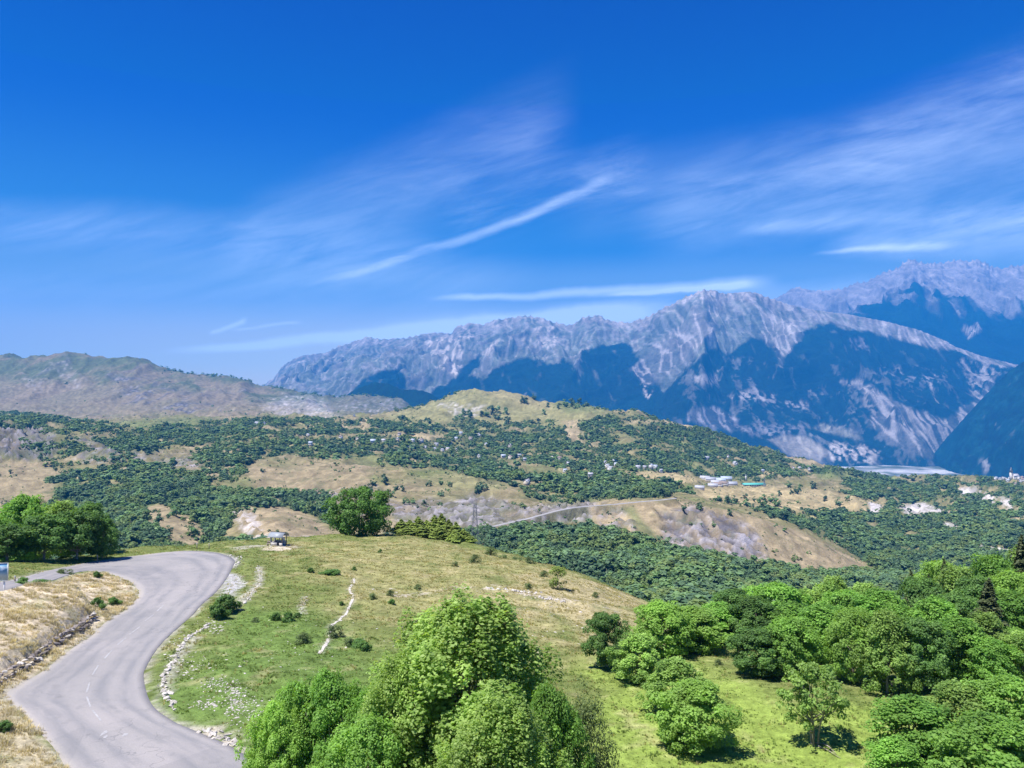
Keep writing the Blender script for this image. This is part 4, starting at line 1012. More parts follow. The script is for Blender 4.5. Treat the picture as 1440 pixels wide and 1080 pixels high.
KIT = {}
KIT['big'] = make_tree_meshes('tall', 1, 'upright', 330, 80000, 0.150, 13.5, 4.9, 1.5, leaf_big, clump=0.135, trunk_r=0.24, limbs=80, upright=0.75, squash=0.95)
KIT['low'] = make_tree_meshes('spreading', 2, 'bush', 330, 52000, 0.125, 8.0, 5.0, 0.4, leaf_green, clump=0.115, trunk_r=0.15, limbs=30, stems=3, upright=0.15)
KIT['round1'] = make_tree_meshes('round', 3, 'round', 150, 19000, 0.175, 7.0, 3.6, 0.7, leaf_green, clump=0.20, trunk_r=0.17)
KIT['round2'] = make_tree_meshes('round', 4, 'round', 150, 19000, 0.175, 7.6, 3.4, 0.9, leaf_dark, clump=0.19, trunk_r=0.17)
KIT['round3'] = make_tree_meshes('round', 5, 'upright', 150, 19000, 0.175, 8.4, 3.3, 0.8, leaf_light, clump=0.18, trunk_r=0.17, upright=0.3)
KIT['round4'] = make_tree_meshes('round', 6, 'column', 140, 18000, 0.175, 8.6, 3.0, 0.6, leaf_green, clump=0.21, trunk_r=0.17, upright=0.25)
KIT['oak'] = make_tree_meshes('oak', 7, 'round', 190, 30000, 0.27, 10.8, 7.9, 0.8, leaf_mid, clump=0.15, trunk_r=0.3)
KIT['young'] = make_tree_meshes('young', 8, 'round', 75, 4600, 0.16, 4.3, 2.5, 1.7, leaf_light, clump=0.19, trunk_r=0.13, limbs=26, stems=4, squash=0.6)
KIT['open'] = make_tree_meshes('open', 9, 'round', 60, 9000, 0.24, 6.0, 3.6, 2.4, leaf_dark, clump=0.24, trunk_r=0.2, limbs=26)
KIT['bush'] = make_tree_meshes('bush', 10, 'bush', 30, 3000, 0.12, 1.6, 1.2, 0.1, leaf_dark, clump=0.34, trunk_r=0.04, limbs=9, stems=3)
KIT['bush2'] = make_tree_meshes('bush', 11, 'bush', 26, 1500, 0.11, 1.4, 1.2, 0.1, leaf_grey, clump=0.32, trunk_r=0.035, limbs=12, stems=3)
KIT['thin'] = make_tree_meshes('thin', 12, 'column', 26, 1500, 0.15, 3.6, 1.6, 0.5, leaf_larch, clump=0.28, trunk_r=0.07, limbs=16)
KIT['spruce'] = make_conifer('spruce', 13, 12.0, 2.6, 15000, 0.20, leaf_conifer)
KIT['larch'] = make_conifer('larch', 14, 7.0, 2.3, 7000, 0.22, leaf_larch, tiers=12, droop=-0.35)
KIT['shoot'] = make_tree_meshes('twiggy', 15, 'bush', 60, 15000, 0.085, 5.0, 3.0, 0.3, leaf_grey, clump=0.2, trunk_r=0.07, limbs=30, stems=3, upright=0.5)

def place_kit(kind, name, cx, top, w, D, label, cat='tree', group=None, rz=None, foot=None, sink=0.15):
    """stand a plant on the ground so that its crown spans w pixels around cx and reaches the row top"""
    x = (cx - 720) / F * D
    g = float(near_z(x, D)) - sink
    h = -(top - 540) / F * D - g
    tm, cm_, (R, H) = KIT[kind]
    sxy = (w / 2 / F * D) / R; sz = h / H
    o = empty(name, (x, D, g), rz if rz is not None else random.uniform(0, 6.28)); o.scale = (sxy, sxy, sz)
    tag(o, label, cat, group)
    link('trunk' if cat == 'tree' else 'stem', tm, o); link('crown' if cat == 'tree' else 'foliage', cm_, o)
    return o
T_ = 'trees around the meadow'
trees = [
 ('big','broadleaf_tree',655,846,285,44,'tall bright green tree with upright sprays, centre of the bottom edge'),
 ('low','broadleaf_tree',772,968,150,42,'lower green tree pressed against the tall central tree beside the pasture'),
 ('big','broadleaf_tree',566,925,150,42.5,'narrow pale green shoulder tree joined to the tall central tree and the dense bushes'),
 ('low','broadleaf_tree',462,948,170,46,'dense mid-green spreading tree filling the corner between road bend and tall central tree'),
 ('low','broadleaf_tree',415,962,130,47,'rounded low green tree at the back of the bushes beside the road bend'),
 ('low','broadleaf_tree',525,965,120,45,'low green tree touching the tall central tree on the road side'),
 ('low','broadleaf_tree',388,992,125,44.5,'low dense green tree with its edge hanging over the road at the bottom'),
 ('low','broadleaf_tree',520,1010,200,40,'low green tree under the tall central tree, cut by the bottom edge'),
 ('shoot','broadleaf_tree',822,968,115,43.5,'twiggy grey-green tree beside the open green pasture'),
 ('big','broadleaf_tree',700,985,200,37,'bright leafy top directly below the tall central tree'),
 ('round2','broadleaf_tree',853,863,68,81,'narrow dark green tree at the end of the copse nearest the dry knoll'),
 ('round3','broadleaf_tree',896,892,84,75,'yellow-green tree at the front of the copse beside the dark narrow tree'),
 ('round1','broadleaf_tree',932,848,88,86,'dark round tree rising behind the yellow-green tree of the copse'),
 ('round4','broadleaf_tree',975,856,84,88,'full green tree in the copse on the skyline of the pasture hollow'),
 ('round3','broadleaf_tree',948,928,96,66,'loose green tree standing forward of the copse in the pasture'),
 ('round1','broadleaf_tree',975,962,118,58,'large green tree at the bottom standing alone in the pasture'),
 ('round2','broadleaf_tree',1034,832,92,98,'dark rounded tree at the start of the long wood edge'),
 ('round1','broadleaf_tree',1090,822,100,104,'broad bright tree topping the wood edge above the pasture hollow'),
 ('round2','broadleaf_tree',1064,884,84,76,'dark tree on the wood edge where the pasture runs into shade'),
 ('round1','broadleaf_tree',1112,872,84,76,'dark green tree behind the small multi-stemmed tree'),
 ('round4','broadleaf_tree',1158,852,84,84,'upright tree in the wood right above the small multi-stemmed tree'),
 ('round1','broadleaf_tree',1200,858,84,74,'rounded tree on the wood edge with deep shade at its foot'),
 ('round3','broadleaf_tree',1248,862,88,70,'light green tree in the middle of the long wood edge'),
 ('round2','broadleaf_tree',1298,872,86,70,'dark leaning tree on the wood edge beside a light green one'),
 ('round4','broadleaf_tree',1350,868,80,72,'bushy tree on the wood edge below the brownish spruce'),
 ('round1','broadleaf_tree',1396,900,76,69,'low green tree near the picture edge at the end of the wood edge'),
 ('round3','broadleaf_tree',1438,890,76,70,'light tree cut by the picture edge at the end of the wood edge'),
 ('round3','broadleaf_tree',1140,830,88,110,'tree crown in the second row behind the upright wood tree'),
 ('round1','broadleaf_tree',1190,832,86,104,'green crown in the second row above the rounded wood edge tree'),
 ('round4','broadleaf_tree',1240,830,84,98,'green crown in the second row just left of the spruce tops'),
 ('round2','broadleaf_tree',1292,815,90,104,'broad dark crown in the second row between two spruce tops'),
 ('round3','broadleaf_tree',1346,798,88,112,'pale green crown high in the back row of the wood'),
 ('round1','broadleaf_tree',1396,782,88,118,'highest green crown of the wood below the skyline corner'),
 ('round3','broadleaf_tree',1446,770,90,122,'crown cut by the picture edge in the back row'),
 ('round1','broadleaf_tree',1420,832,92,94,'large crown in the wood right of the brownish spruce'),
 ('round2','broadleaf_tree',1345,838,84,92,'dark crown in the wood left of the brownish spruce'),
 ('round4','broadleaf_tree',1012,850,80,94,'slim tree closing the gap between copse and wood edge'),
 ('round2','broadleaf_tree',1062,842,80,92,'shadowy tree between the two broad crowns at the start of the wood'),
 ('round4','broadleaf_tree',1120,850,76,90,'narrow tree wedged behind the first wood edge trees'),
 ('round3','broadleaf_tree',1216,822,80,118,'pale top peeping over the second row of the wood'),
 ('round1','broadleaf_tree',1265,852,76,86,'rounded crown just behind the light green wood edge tree'),
 ('round4','broadleaf_tree',1318,842,76,84,'upright crown behind the dark leaning wood edge tree'),
 ('round3','broadleaf_tree',1385,862,78,82,'yellowish crown in front of the brownish spruce'),
 ('round2','broadleaf_tree',1372,812,78,106,'dark crown between spruce tip and highest crowns of the wood'),
 ('round1','broadleaf_tree',1425,806,80,108,'round crown under the tall spruce tip at the picture edge'),
 ('round3','broadleaf_tree',1172,812,70,124,'small pale crown at the very back of the wood'),
 ('round1','broadleaf_tree',1320,790,76,126,'pale crown on the back line of the wood beside the dark spruce tip'),
 ('spruce','spruce_tree',1281,799,42,116,'thin dark spruce tip rising from the broadleaf wood'),
 ('spruce','spruce_tree',1328,784,42,122,'dark spruce tip between two broad crowns of the back row'),
 ('spruce','spruce_tree',1390,812,74,86,'brownish spruce with hanging tiers in the middle of the wood'),
 ('spruce','spruce_tree',1436,750,54,116,'tall spruce tip at the picture edge above the wood'),
 ('spruce','spruce_tree',1306,806,34,122,'short spruce tip beside the thin dark one'),
 ('young','small_tree',1146,934,96,59,'small yellow-green multi-stemmed tree standing alone in the sunny pasture'),
 ('round4','broadleaf_tree',1285,985,112,54,'bushy green tree in the bottom corner nearest the pasture'),
 ('round3','broadleaf_tree',1352,962,120,57,'taller light green tree in the bottom corner clump'),
 ('round1','broadleaf_tree',1420,955,120,56,'dense green tree at the edge of the bottom corner clump'),
 ('round1','broadleaf_tree',1395,1012,170,48,'broad green tree filling the bottom corner'),
 ('round4','broadleaf_tree',1262,1042,80,49,'low leafy tree at the bottom edge beside the pasture'),
 ('open','broadleaf_tree',10,738,84,113,'shady tree behind the picture board at the frame edge'),
 ('open','broadleaf_tree',62,724,80,117,'dark open-branched tree behind the hairpin with bare limbs showing'),
 ('open','broadleaf_tree',108,718,76,121,'open-branched tree above the top of the hairpin'),
 ('round2','broadleaf_tree',144,730,46,124,'last dark tree of the row behind the hairpin, next to the far bend'),
 ('round1','broadleaf_tree',36,698,74,129,'highest tree of the clump behind the hairpin'),
 ('round3','broadleaf_tree',86,706,74,128,'pale green crown in the middle of the clump behind the hairpin'),
 ('round1','broadleaf_tree',-16,725,80,124,'green crown behind the shady tree at the frame edge'),
 ('round2','broadleaf_tree',130,708,52,131,'small pale crown standing up at the far side of the hairpin clump'),
 ('oak','round_tree',505,686,102,180,'big round deep green tree on the crest of the knoll'),
]
for k, nm, cx, top, w, D, lab in trees:
    place_kit(k, nm, cx, top, w, D, lab, 'tree', 'spruces in the wood' if k == 'spruce' else T_)
# the row of young conifers right of the round tree
for i, (cx, top, w, D) in enumerate([(564,730,30,181),(576,731,30,183),(588,726,30,182),(600,731,28,184),(611,724,30,182),(621,722,30,182),(631,730,28,180),(641,734,28,178),(652,743,26,177),(661,752,22,176),(595,738,30,178),(617,738,30,177),(572,740,28,178),(640,746,28,175)]):
    place_kit('larch', 'larch_tree', cx, top, w, D, ('tallest yellow-green', 'short yellow-green', 'olive')[0 if top < 727 else 1 if top > 740 else 2] + ' young conifer in the row beside the big round tree, ' + ('near end', 'near half', 'middle', 'far half', 'downhill end')[min(4, int((cx - 560) / 21))], 'tree', 'young conifers in a row on the knoll crest')
# shrubs of the knoll and the bank
bushes = [
 ('bush',318,856,40,92,'dark leafy bush beside the road bend'),('bush',305,868,34,89,'dark low bush in front of the road bend bush'),
 ('bush',466,801,36,118,'flat green bush on the upper knoll near the path top'),('bush',437,808,12,118,'small dark bush left of the flat green one'),
 ('bush',503,899,30,81,'rounded green bush below the path on the knoll'),('bush',512,912,22,79,'small dark bush touching the rounded green one'),
 ('bush2',490,905,20,81,'sparse greyish bush left of the rounded green one'),
 ('bush',405,872,20,88,'low dark bush in the middle of the green slope'),('bush',388,870,18,88,'low bush just left of another on the green slope'),
 ('bush',418,862,16,90,'small upright bush on the green slope near the stone scar'),('bush2',360,868,14,88,'tiny grey bush on the green slope'),
 ('bush2',550,840,14,105,'thin bush near the stony scars'),('bush',551,860,12,100,'small dark bush below the stony scars'),
 ('bush2',523,848,14,102,'thin bush between path and stony scars'),('bush2',708,780,16,158,'grey bush near the far edge of the knoll'),
 ('bush2',726,783,18,154,'dry bush near the far edge of the knoll beside a taller one'),('bush2',745,790,16,150,'upright dry bush at the far edge of the knoll'),
 ('bush2',690,778,20,160,'spreading dry bush where the conifer row ends'),('bush2',765,820,14,132,'small dry bush left of the lone thin tree'),
 ('bush2',860,876,12,104,'thin bush low on the tan flank of the knoll'),('bush2',838,850,12,122,'little bush high on the tan flank of the knoll'),
 ('bush2',742,838,14,118,'little bush above the pale stone scar'),('bush2',668,802,20,138,'straggly bush in the middle of the dry crown'),
 ('bush2',640,812,12,132,'tiny bush in the middle of the dry crown'),('bush',480,852,10,98,'tiny dark bush right beside the footpath'),
 ('bush',498,808,8,124,'tiny dark bush at the top end of the footpath'),
 ('bush',55,815,34,92.5,'bright green rounded bush beside the picture board'),('bush',32,812,22,91,'taller dark bush between the picture board and the bright one'),
 ('bush',136,811,14,104,'small yellowish bush on the straw bank'),('bush2',90,800,26,104,'bare twiggy bush at the edge of the upper road'),
 ('bush',159,840,22,94,'dark bush at the end of the stone wall'),('bush',137,855,24,90,'dark bush growing on the stone wall'),
 ('bush2',1010,945,14,80,'dry bush in the shade line of the pasture'),('bush2',588,832,12,112,'small bush near the left end of the long scar'),
 ('bush',535,785,8,142,'tiny bush on the yellow crown'),('bush',6,1020,26,56,'small bush at the bottom corner bank'),
 ('bush2',425,900,26,80,'spreading low bush on the lush lower slope'),('bush2',470,890,26,84,'low bush left of the lower path end'),
]
for k, cx, top, w, D, lab in bushes:
    x = (cx - 720) / F * D; g = float(near_z(x, D)); zt = -(top - 540) / F * D
    if zt < g + 0.5: top = 540 - (g + max(0.5, w / F * D * 0.6)) / D * F
    place_kit(k, 'bush', cx, top, w, D, lab, 'bush', 'bushes on the knoll and the roadside bank', sink=0.05)
place_kit('thin', 'small_tree', 784, 796, 28, 122, 'lone thin pale tree on the dry flank of the knoll', 'tree')
for cx, top, w, D, lab in ((969-186,790,2,122,None),):
    pass

# ------------------------------------------------------------------ GEOMETRY-NODE SCATTER for what nobody could count
def scatter(name, label, P, S, R, protos, seed=0, pick=None):
    """one object: points carrying instances of a few meshes"""
    me = bpy.data.meshes.new(name); P = np.asarray(P, np.float32); n = len(P)
    me.vertices.add(n); me.vertices.foreach_set('co', P.ravel())
    S = np.asarray(S, np.float32)
    if S.ndim == 1: S = np.repeat(S[:, None], 3, 1)
    a = me.attributes.new('sc', 'FLOAT_VECTOR', 'POINT'); a.data.foreach_set('vector', S.ravel())
    a = me.attributes.new('rot', 'FLOAT', 'POINT'); a.data.foreach_set('value', np.asarray(R, np.float32))
    a = me.attributes.new('pick', 'INT', 'POINT'); a.data.foreach_set('value', (pick if pick is not None else np.random.default_rng(seed).integers(0, len(protos), n)).astype(np.int32))
    me.update()
    o = tag(link(name, me), label, kind='stuff')
    ng = bpy.data.node_groups.new(name + '_scatter', 'GeometryNodeTree')
    ng.interface.new_socket('Geometry', in_out='INPUT', socket_type='NodeSocketGeometry')
    ng.interface.new_socket('Geometry', in_out='OUTPUT', socket_type='NodeSocketGeometry')
    N = ng.nodes; L = ng.links
    gi = N.new('NodeGroupInput'); go = N.new('NodeGroupOutput')
    gg = N.new('GeometryNodeGeometryToInstance')
    for pm in protos:
        po = bpy.data.objects.new(pm.name + '_kit', pm)
        oi = N.new('GeometryNodeObjectInfo'); oi.inputs['Object'].default_value = po; oi.inputs['As Instance'].default_value = True
        L.new(oi.outputs['Geometry'], gg.inputs[0])
    # list the kits as separate instances
    ji = N.new('GeometryNodeJoinGeometry')
    for nd in [x for x in N if x.bl_idname == 'GeometryNodeObjectInfo'][::-1]: L.new(nd.outputs['Geometry'], ji.inputs[0])
    N.remove(gg)
    ip = N.new('GeometryNodeInstanceOnPoints'); ip.inputs['Pick Instance'].default_value = True
    m2p = N.new('GeometryNodeMeshToPoints')
    L.new(gi.outputs[0], m2p.inputs[0]); L.new(m2p.outputs[0], ip.inputs['Points']); L.new(ji.outputs[0], ip.inputs['Instance'])
    def na(nm, ty):
        q = N.new('GeometryNodeInputNamedAttribute'); q.data_type = ty; q.inputs[0].default_value = nm; return q.outputs['Attribute']
    L.new(na('pick', 'INT'), ip.inputs['Instance Index']); L.new(na('sc', 'FLOAT_VECTOR'), ip.inputs['Scale'])
    cb = N.new('ShaderNodeCombineXYZ'); L.new(na('rot', 'FLOAT'), cb.inputs[2]); L.new(cb.outputs[0], ip.inputs['Rotation'])
    L.new(ip.outputs[0], go.inputs[0])
    md = o.modifiers.new('scatter', 'NODES'); md.node_group = ng
    return o

# ---- small crowns for the hillside woods
def hill_crown(nm, seed, ncl, nl, kind='round', mat=leaf_wood, leaf=0.16, stretch=1.0):
    r = np.random.default_rng(seed)
    C0 = crown_clumps(r, ncl, kind) * [0.5, 0.5, 0.9 * stretch] + [0, 0, 0.08]
    idx = r.integers(0, ncl, nl); d = unit(r.normal(size=(nl, 3)) + [0, 0, 0.3])
    P = C0[idx] + d * (0.15 * r.uniform(.7, 1.15, nl))[:, None]
    Nn = unit(unit(P - [0, 0, .35]) * 0.8 + d * 0.6 + [0, 0, .3] + r.normal(size=(nl, 3)) * .3)
    V, Fc = leaf_quads(P, Nn, leaf, r, 1.2)
    tint = np.clip(.45 + r.normal(0, .2, ncl)[idx] + r.normal(0, .15, nl), 0, 1)
    tv, tf = tube([(0, 0, -0.1), (0, 0, 0.25), (0.02, 0, 0.6)], [0.035, 0.03, 0.01], 4)
    # trunk uses the same material slot table
    me = np_mesh(nm, np.concatenate([V, tv]), np.concatenate([Fc, tf + len(V)]), mat, False, {'tint': ('FLOAT', 'FACE', np.concatenate([tint, np.zeros(len(tf))]))})
    me.materials.append(bark)
    mi = np.zeros(len(Fc) + len(tf), np.int32); mi[len(Fc):] = 1; me.polygons.foreach_set('material_index', mi)
    return me
hill_kits = [hill_crown('hill_crown', 40 + i, 12, 230, 'round' if i < 3 else 'column', leaf_wood) for i in range(5)]
hill_far_kits = [hill_crown('small_crown', 50 + i, 7, 80, 'round', leaf_wood, 0.27) for i in range(4)]
hill_mix = [hill_crown('hill_crown', 70 + i, 12, 230, 'round' if i < 3 else 'column', m_) for m_ in (wood_dark, leaf_wood, wood_light) for i in range(4)]
far_mix = [hill_crown('small_crown', 90 + i, 7, 80, 'round', m_, 0.27) for m_ in (wood_dark, leaf_wood, wood_light) for i in range(3)]
def patch_pick(P, per, seed):
    r = np.random.default_rng(seed)
    q = fbm(P[:, 0] / 55, P[:, 1] / 75, 3) * 2.2 + r.normal(0, 0.45, len(P))
    return np.clip(np.digitize(q, [-0.25, 0.45]), 0, 2) * per + r.integers(0, per, len(P))
hill_con = [make_conifer('hill_spruce', 60, 1.0, 0.2, 160, 0.09, leaf_conifer, tiers=3, trunk_r=0.02)[1]]

# houses first: their spots must stay clear
def c3(x, y): return (400 + x / 3.6, 520 + y / 3.6)
def c4(x, y): return (740 + x / 3.6, 520 + y / 3.6)
def c8(x, y): return (1260 + x / 7.72, 640 + y / 7.72)
houses = [  # px, py(base), width m, length m, height m, roof, group
]
for x, y, w_ in ((370,360,9),(448,370,13),(502,362,10),(570,362,11),(582,332,9),(650,372,9),(690,374,12),(712,402,8),(628,402,6),(655,404,8),(760,410,9),(800,412,8),(826,408,8),(870,415,11),(870,356,8),(893,330,9),(842,376,9),(942,355,10),(985,340,10),(770,382,8),(1020,385,8),(1140,392,14),(285,346,8),(132,384,9)):
    houses.append((*c3(x, y), w_, 'hollow'))
for x, y, w_ in ((985,446,8),(1108,446,10),(1146,458,11),(1190,446,8),(1216,464,8),(1356,460,9),(1394,460,8),(1225,578,9),(1420,525,7)):
    houses.append((*c3(x, y), w_, 'slope'))
for x, y, w_ in ((135,460,8),(210,486,8),(402,474,9),(446,474,10),(410,494,9),(426,510,11),(456,490,8),(566,502,10),(600,500,9),(632,502,10),(652,500,9),(682,520,8),(8,576,7),(325,546,9)):
    houses.append((*c4(x, y), w_, 'plateau'))
for x, y, w_ in ((915,456,11),(1022,444,7),(1058,486,12),(1385,504,10),(1352,503,10),(1432,518,9),(1197,524,7)):
    houses.append((*c4(x, y), w_, 'edge'))
for x, y, w_ in ((1085,268,9),(1130,262,10),(1165,272,8),(1195,255,9),(1235,275,9),(1330,268,9),(1372,262,10),(1300,335,7),(1352,300,8),(1215,290,8),(1385,290,9)):
    houses.append((*c8(x, y), w_, 'church'))
for x, y, w_ in ((362,598,12),(371,597,14),(433,615,8),(498,588,9)):
    houses.append((x, y, w_, 'meadow'))
sheds = [(*c4(a, b), w_) for a, b, w_ in ((905,556,14),(932,566,15),(960,578,15),(986,568,14),(1012,562,16),(944,594,13),(972,592,12),(1040,584,15),(878,608,10),(1000,586,12))]
keep = np.array([(h[0], h[1]) for h in houses] + [(s[0], s[1]) for s in sheds] + [c4(1145, 588), c4(1170, 588), c4(1112, 572), c8(1250, 250), c8(1285, 262)])
keep_r = np.array([3.2] * len(houses) + [5.0] * len(sheds) + [7, 7, 4, 4, 5])

# ---- woodland points
rw = np.random.default_rng(21)
cell = np.zeros_like(MX)
dxs = np.gradient(MX, axis=1); dys = np.gradient(MY, axis=0)
area = np.abs(dxs * dys)
visw = np.where(blur(vis.astype(float), 3, 0) > 0.02, 1.0, 0.0)
dens = FM * area * visw * (1.0 / 24.0) * np.clip(1300 / MD, 0.35, 1.4)
# loose bushes and trees scattered over the open ground too
openw = (0.10 + smooth(fbm(MX / 45 + 30, MY / 60, 3) + 0.4 * m2, 0.0, 0.4)) * (1 - np.clip(FM, 0, 1))
dens2 = openw * area * visw / np.where(MD > 3700, 9000.0, 120.0) * (0.25 + openw) * (MD < 6000) * np.where((MD > 2450) & (MU > 520) & (MU < 900) & (PYs < 590), 0.25, 1)
def draw(dn, cap):
    p = dn.ravel(); tot = p.sum(); n = int(min(cap, tot))
    idx = rw.choice(p.size, n, p=p / tot)
    i, j = np.unravel_index(idx, dn.shape)
    i = np.clip(i, 1, NR - 2); j = np.clip(j, 1, len(mu) - 2)
    fi = i + rw.uniform(-.5, .5, n); fj = j + rw.uniform(-.5, .5, n)
    D = np.exp(math.log(290) + fi / (NR - 1) * (math.log(6900) - math.log(290))); u = mu[0] + fj * 3.0
    x = (u - 720) / F * D; z = mid_z(x, D)
    return np.stack([x, D, z], -1)
WP = draw(dens, 95000); n_wood = len(WP)
OP = draw(dens2, 42000)
allp = np.concatenate([WP, OP]); isopen = np.arange(len(allp)) >= n_wood
size = np.where(isopen, rw.lognormal(0.35, 0.55, len(allp)), rw.lognormal(1.88, 0.40, len(allp)) * (0.85 + 0.75 * pnoise(allp[:, 0] / 90, allp[:, 1] / 90)))
size = np.where(isopen & (allp[:, 1] > 3700), size * 3.0, size)
size = np.clip(size, 0.7, 12.5)
fu = 720 + F * allp[:, 0] / allp[:, 1]; fv = 540 - F * allp[:, 2] / allp[:, 1]
okp = np.ones(len(allp), bool)
for (kx, ky), kr in zip(keep, keep_r):
    hpx = size * F / allp[:, 1]
    okp &= ~((np.abs(fu - kx) < kr * 0.95) & (fv > ky - kr * 0.5) & (fv - hpx < ky + 0.5) & (fv < ky + 8))
# the road on the hillside stays open
for ln in ([(690,741),(735,732),(780,719),(830,713),(900,707),(945,703)],):
    hpx = size * F / allp[:, 1]
    for dy in (0.0, 0.3, 0.6, 0.9):
        okp &= ~((line_d(fu, fv - hpx * dy, ln) < 2.2) & (allp[:, 1] > 700) & (allp[:, 1] < 1300))
allp = allp[okp]; size = size[okp]; isopen = isopen[okp]; fu = fu[okp]; fv = fv[okp]
wid = size * rw.uniform(0.95, 1.75, len(allp))
show = size * wid / allp[:, 1] ** 2
inview = (fu > 5) & (fu < 1435) & (fv < 900)
# tree clumps that the photograph shows standing apart, by the foot of each
solo = [(1272-0,0,0)][:0] + [
 (690,584,12),(683,586,9),(700,582,10),(712,583,9),(660,588,10),(735,568,8),(741,569,8),(751,562,8),(765,583,7),(771,573,6),(795,572,10),(803,573,11),(812,575,7.5),(787,575,7),(700,592,9),
 (712,598,10),(652,583,7),(660,585,8),(676,587,8),(815,569,8),(825,572,7),(1120,694,9),(932,684,14),(940,684,12),(948,690,7),(920,692,10),(928,692,9),(916,690,8),
 (540,682,12),(524,682,9),(519,692,11),(558,689,8),(565,691,8),(603,685,8),(620,683,8),(621,698,8),(633,685,6),(533,698,9),(552,699,8),(571,710,9),(581,709,7),(595,712,8),(675,692,12),(681,690,10),(670,695,8),
 (984,718,9),(1026,726,8),(1022,708,10),(1034,708,9),(1049,703,7),(1072,708,12),(1084,707,11),(1094,712,11),(1063,720,6),(1074,720,6),(1105,722,9),(1144,725,7),(1113,694,6),(1096,697,7),(1060,706,6),(1160,706,8),(1178,712,10),(1192,706,8),
 (1110,686,9),(1143,688,9),(1126,690,8),(1218,676,10),(1215,692,8),(962,722,9),(1004,742,7),(1090,706,8),(1252,682,8),(330,634,9),(262,696,9),(276,752,6),(420,712,6),(457,703,9),(440,700,8),(412,704,7),(380,712,5),(69,718,13),(63,720,10),(8,715,10),(14,716,9),(150,682,7),
]
solo_done = []
for (sx_, sy_, sh_) in solo:
    D0 = 2400 if sy_ < 600 else 600
    h = mid_hit(sx_, sy_, dmin=D0)
    solo_done.append((h, sh_))
def region_name(u, v, D):
    if v < 600 and D > 2400 and u > 500: return ('dark green tree on the bald grassy hilltop', 'trees dotted on the bald hill')
    if D < 760: return ('green tree in the dense wood filling the ravine behind the knoll', 'trees of the ravine wood')
    if u < 480: return ('green tree among the scrubby ravines below the long left-hand mountain', 'trees of the scrubby ravines')
    if u > 1170: return ('dark green tree on the wooded slope below the church village', 'trees of the slope below the church')
    if 820 < u and v > 700: return ('small tree on the bare spur with the grey cliff', 'trees on the bare spur')
    if u > 900: return ('tree standing in the pale dry fields of the plateau', 'trees in the plateau fields')
    return ('tree on the open hillside between the knoll and the hidden village', 'trees on the open hillside')
marks = [(505,720,'the big round tree'),(668,735,'the dark power pylon'),(640,575,'the pale scar on the bald hill'),(665,546,'the bald hill summit'),(1005,680,'the farm sheds'),(1062,680,'the green-roofed hall'),
 (858,655,'the plateau hamlet'),(1420,668,'the hilltop church'),(802,608,'the bare brown gully'),(770,722,'the country road'),(1000,755,'the grey cliff of the spur'),(951,832,'the small pale pylon'),
 (610,632,'the village roofs'),(350,745,'the tan rocky mound'),(235,740,'the small tan clearing'),(1200,705,'the pale plateau edge'),(1390,705,'the white scars')]
def place_words(u, v):
    d, (mx_, my_, nm_) = min(((u - a) ** 2 + ((v - b) * 1.6) ** 2, (a, b, n)) for a, b, n in marks)
    if d < 140: return 'right beside ' + nm_
    if abs(v - my_) * 1.6 > abs(u - mx_): return ('well ' if d > 2500 else 'just ') + ('above ' if v < my_ else 'below ') + nm_
    return ('well ' if d > 2500 else 'just ') + ('left of ' if u < mx_ else 'right of ') + nm_
n_foreground = len(trees) + 14
budget = 296 - n_foreground - len(solo_done)
cand = np.where(inview & ~isopen)[0]
# only those actually in front of the near ground and large
order = cand[np.argsort(-show[cand])]
near_ok = []
for i in order:
    # seen over the knoll?
    c_px = np.interp(fu[i], [0, 160, 280, 430, 505, 600, 700, 780, 850, 915, 950, 1000, 1100, 1240, 1440], [700, 740, 768, 760, 690, 730, 776, 797, 822, 850, 842, 836, 824, 820, 780])
    if fv[i] - size[i] * F / allp[i, 1] < c_px - 2: near_ok.append(i)
    if len(near_ok) >= budget: break
near_ok = np.array(near_ok)
hill_fulls = hill_kits
for h, sh_ in solo_done:
    u = 720 + F * h[0] / h[1]; v = 540 - F * h[2] / h[1]
    lab, grp = region_name(u, v, h[1])
    lab = ('small' if sh_ < 8 else 'large' if sh_ > 9 else 'middling') + ' dark round tree ' + place_words(u, v)
    s = sh_ * h[1] / F
    o = link('hill_tree', random.choice(hill_mix[:7]), loc=(h[0], h[1], h[2] - 0.03 * s)); o.scale = (s * 1.15, s * 1.15, s); o.rotation_euler = (0, 0, random.uniform(0, 6.28))
    tag(o, lab, 'tree', grp)
for i in near_ok:
    lab, grp = region_name(fu[i], fv[i], allp[i, 1])
    s = size[i]; pk_ = int(patch_pick(allp[i:i + 1], 4, i)[0])
    if 'ravine' in grp: lab = ('dark', 'mid-green', 'pale green')[pk_ // 4] + (' tall' if s > 8.5 else ' low' if s < 6 else '') + ' crown in the ravine wood ' + place_words(fu[i], fv[i])
    o = link('hill_tree', hill_mix[pk_], loc=tuple(allp[i] - [0, 0, 0.05 * s])); o.scale = (wid[i], wid[i], s); o.rotation_euler = (0, 0, random.uniform(0, 6.28))
    tag(o, lab, 'tree', grp)
rest = np.ones(len(allp), bool); rest[near_ok] = False
nearr = rest & (allp[:, 1] < 1250); farr = rest & (allp[:, 1] >= 1250)
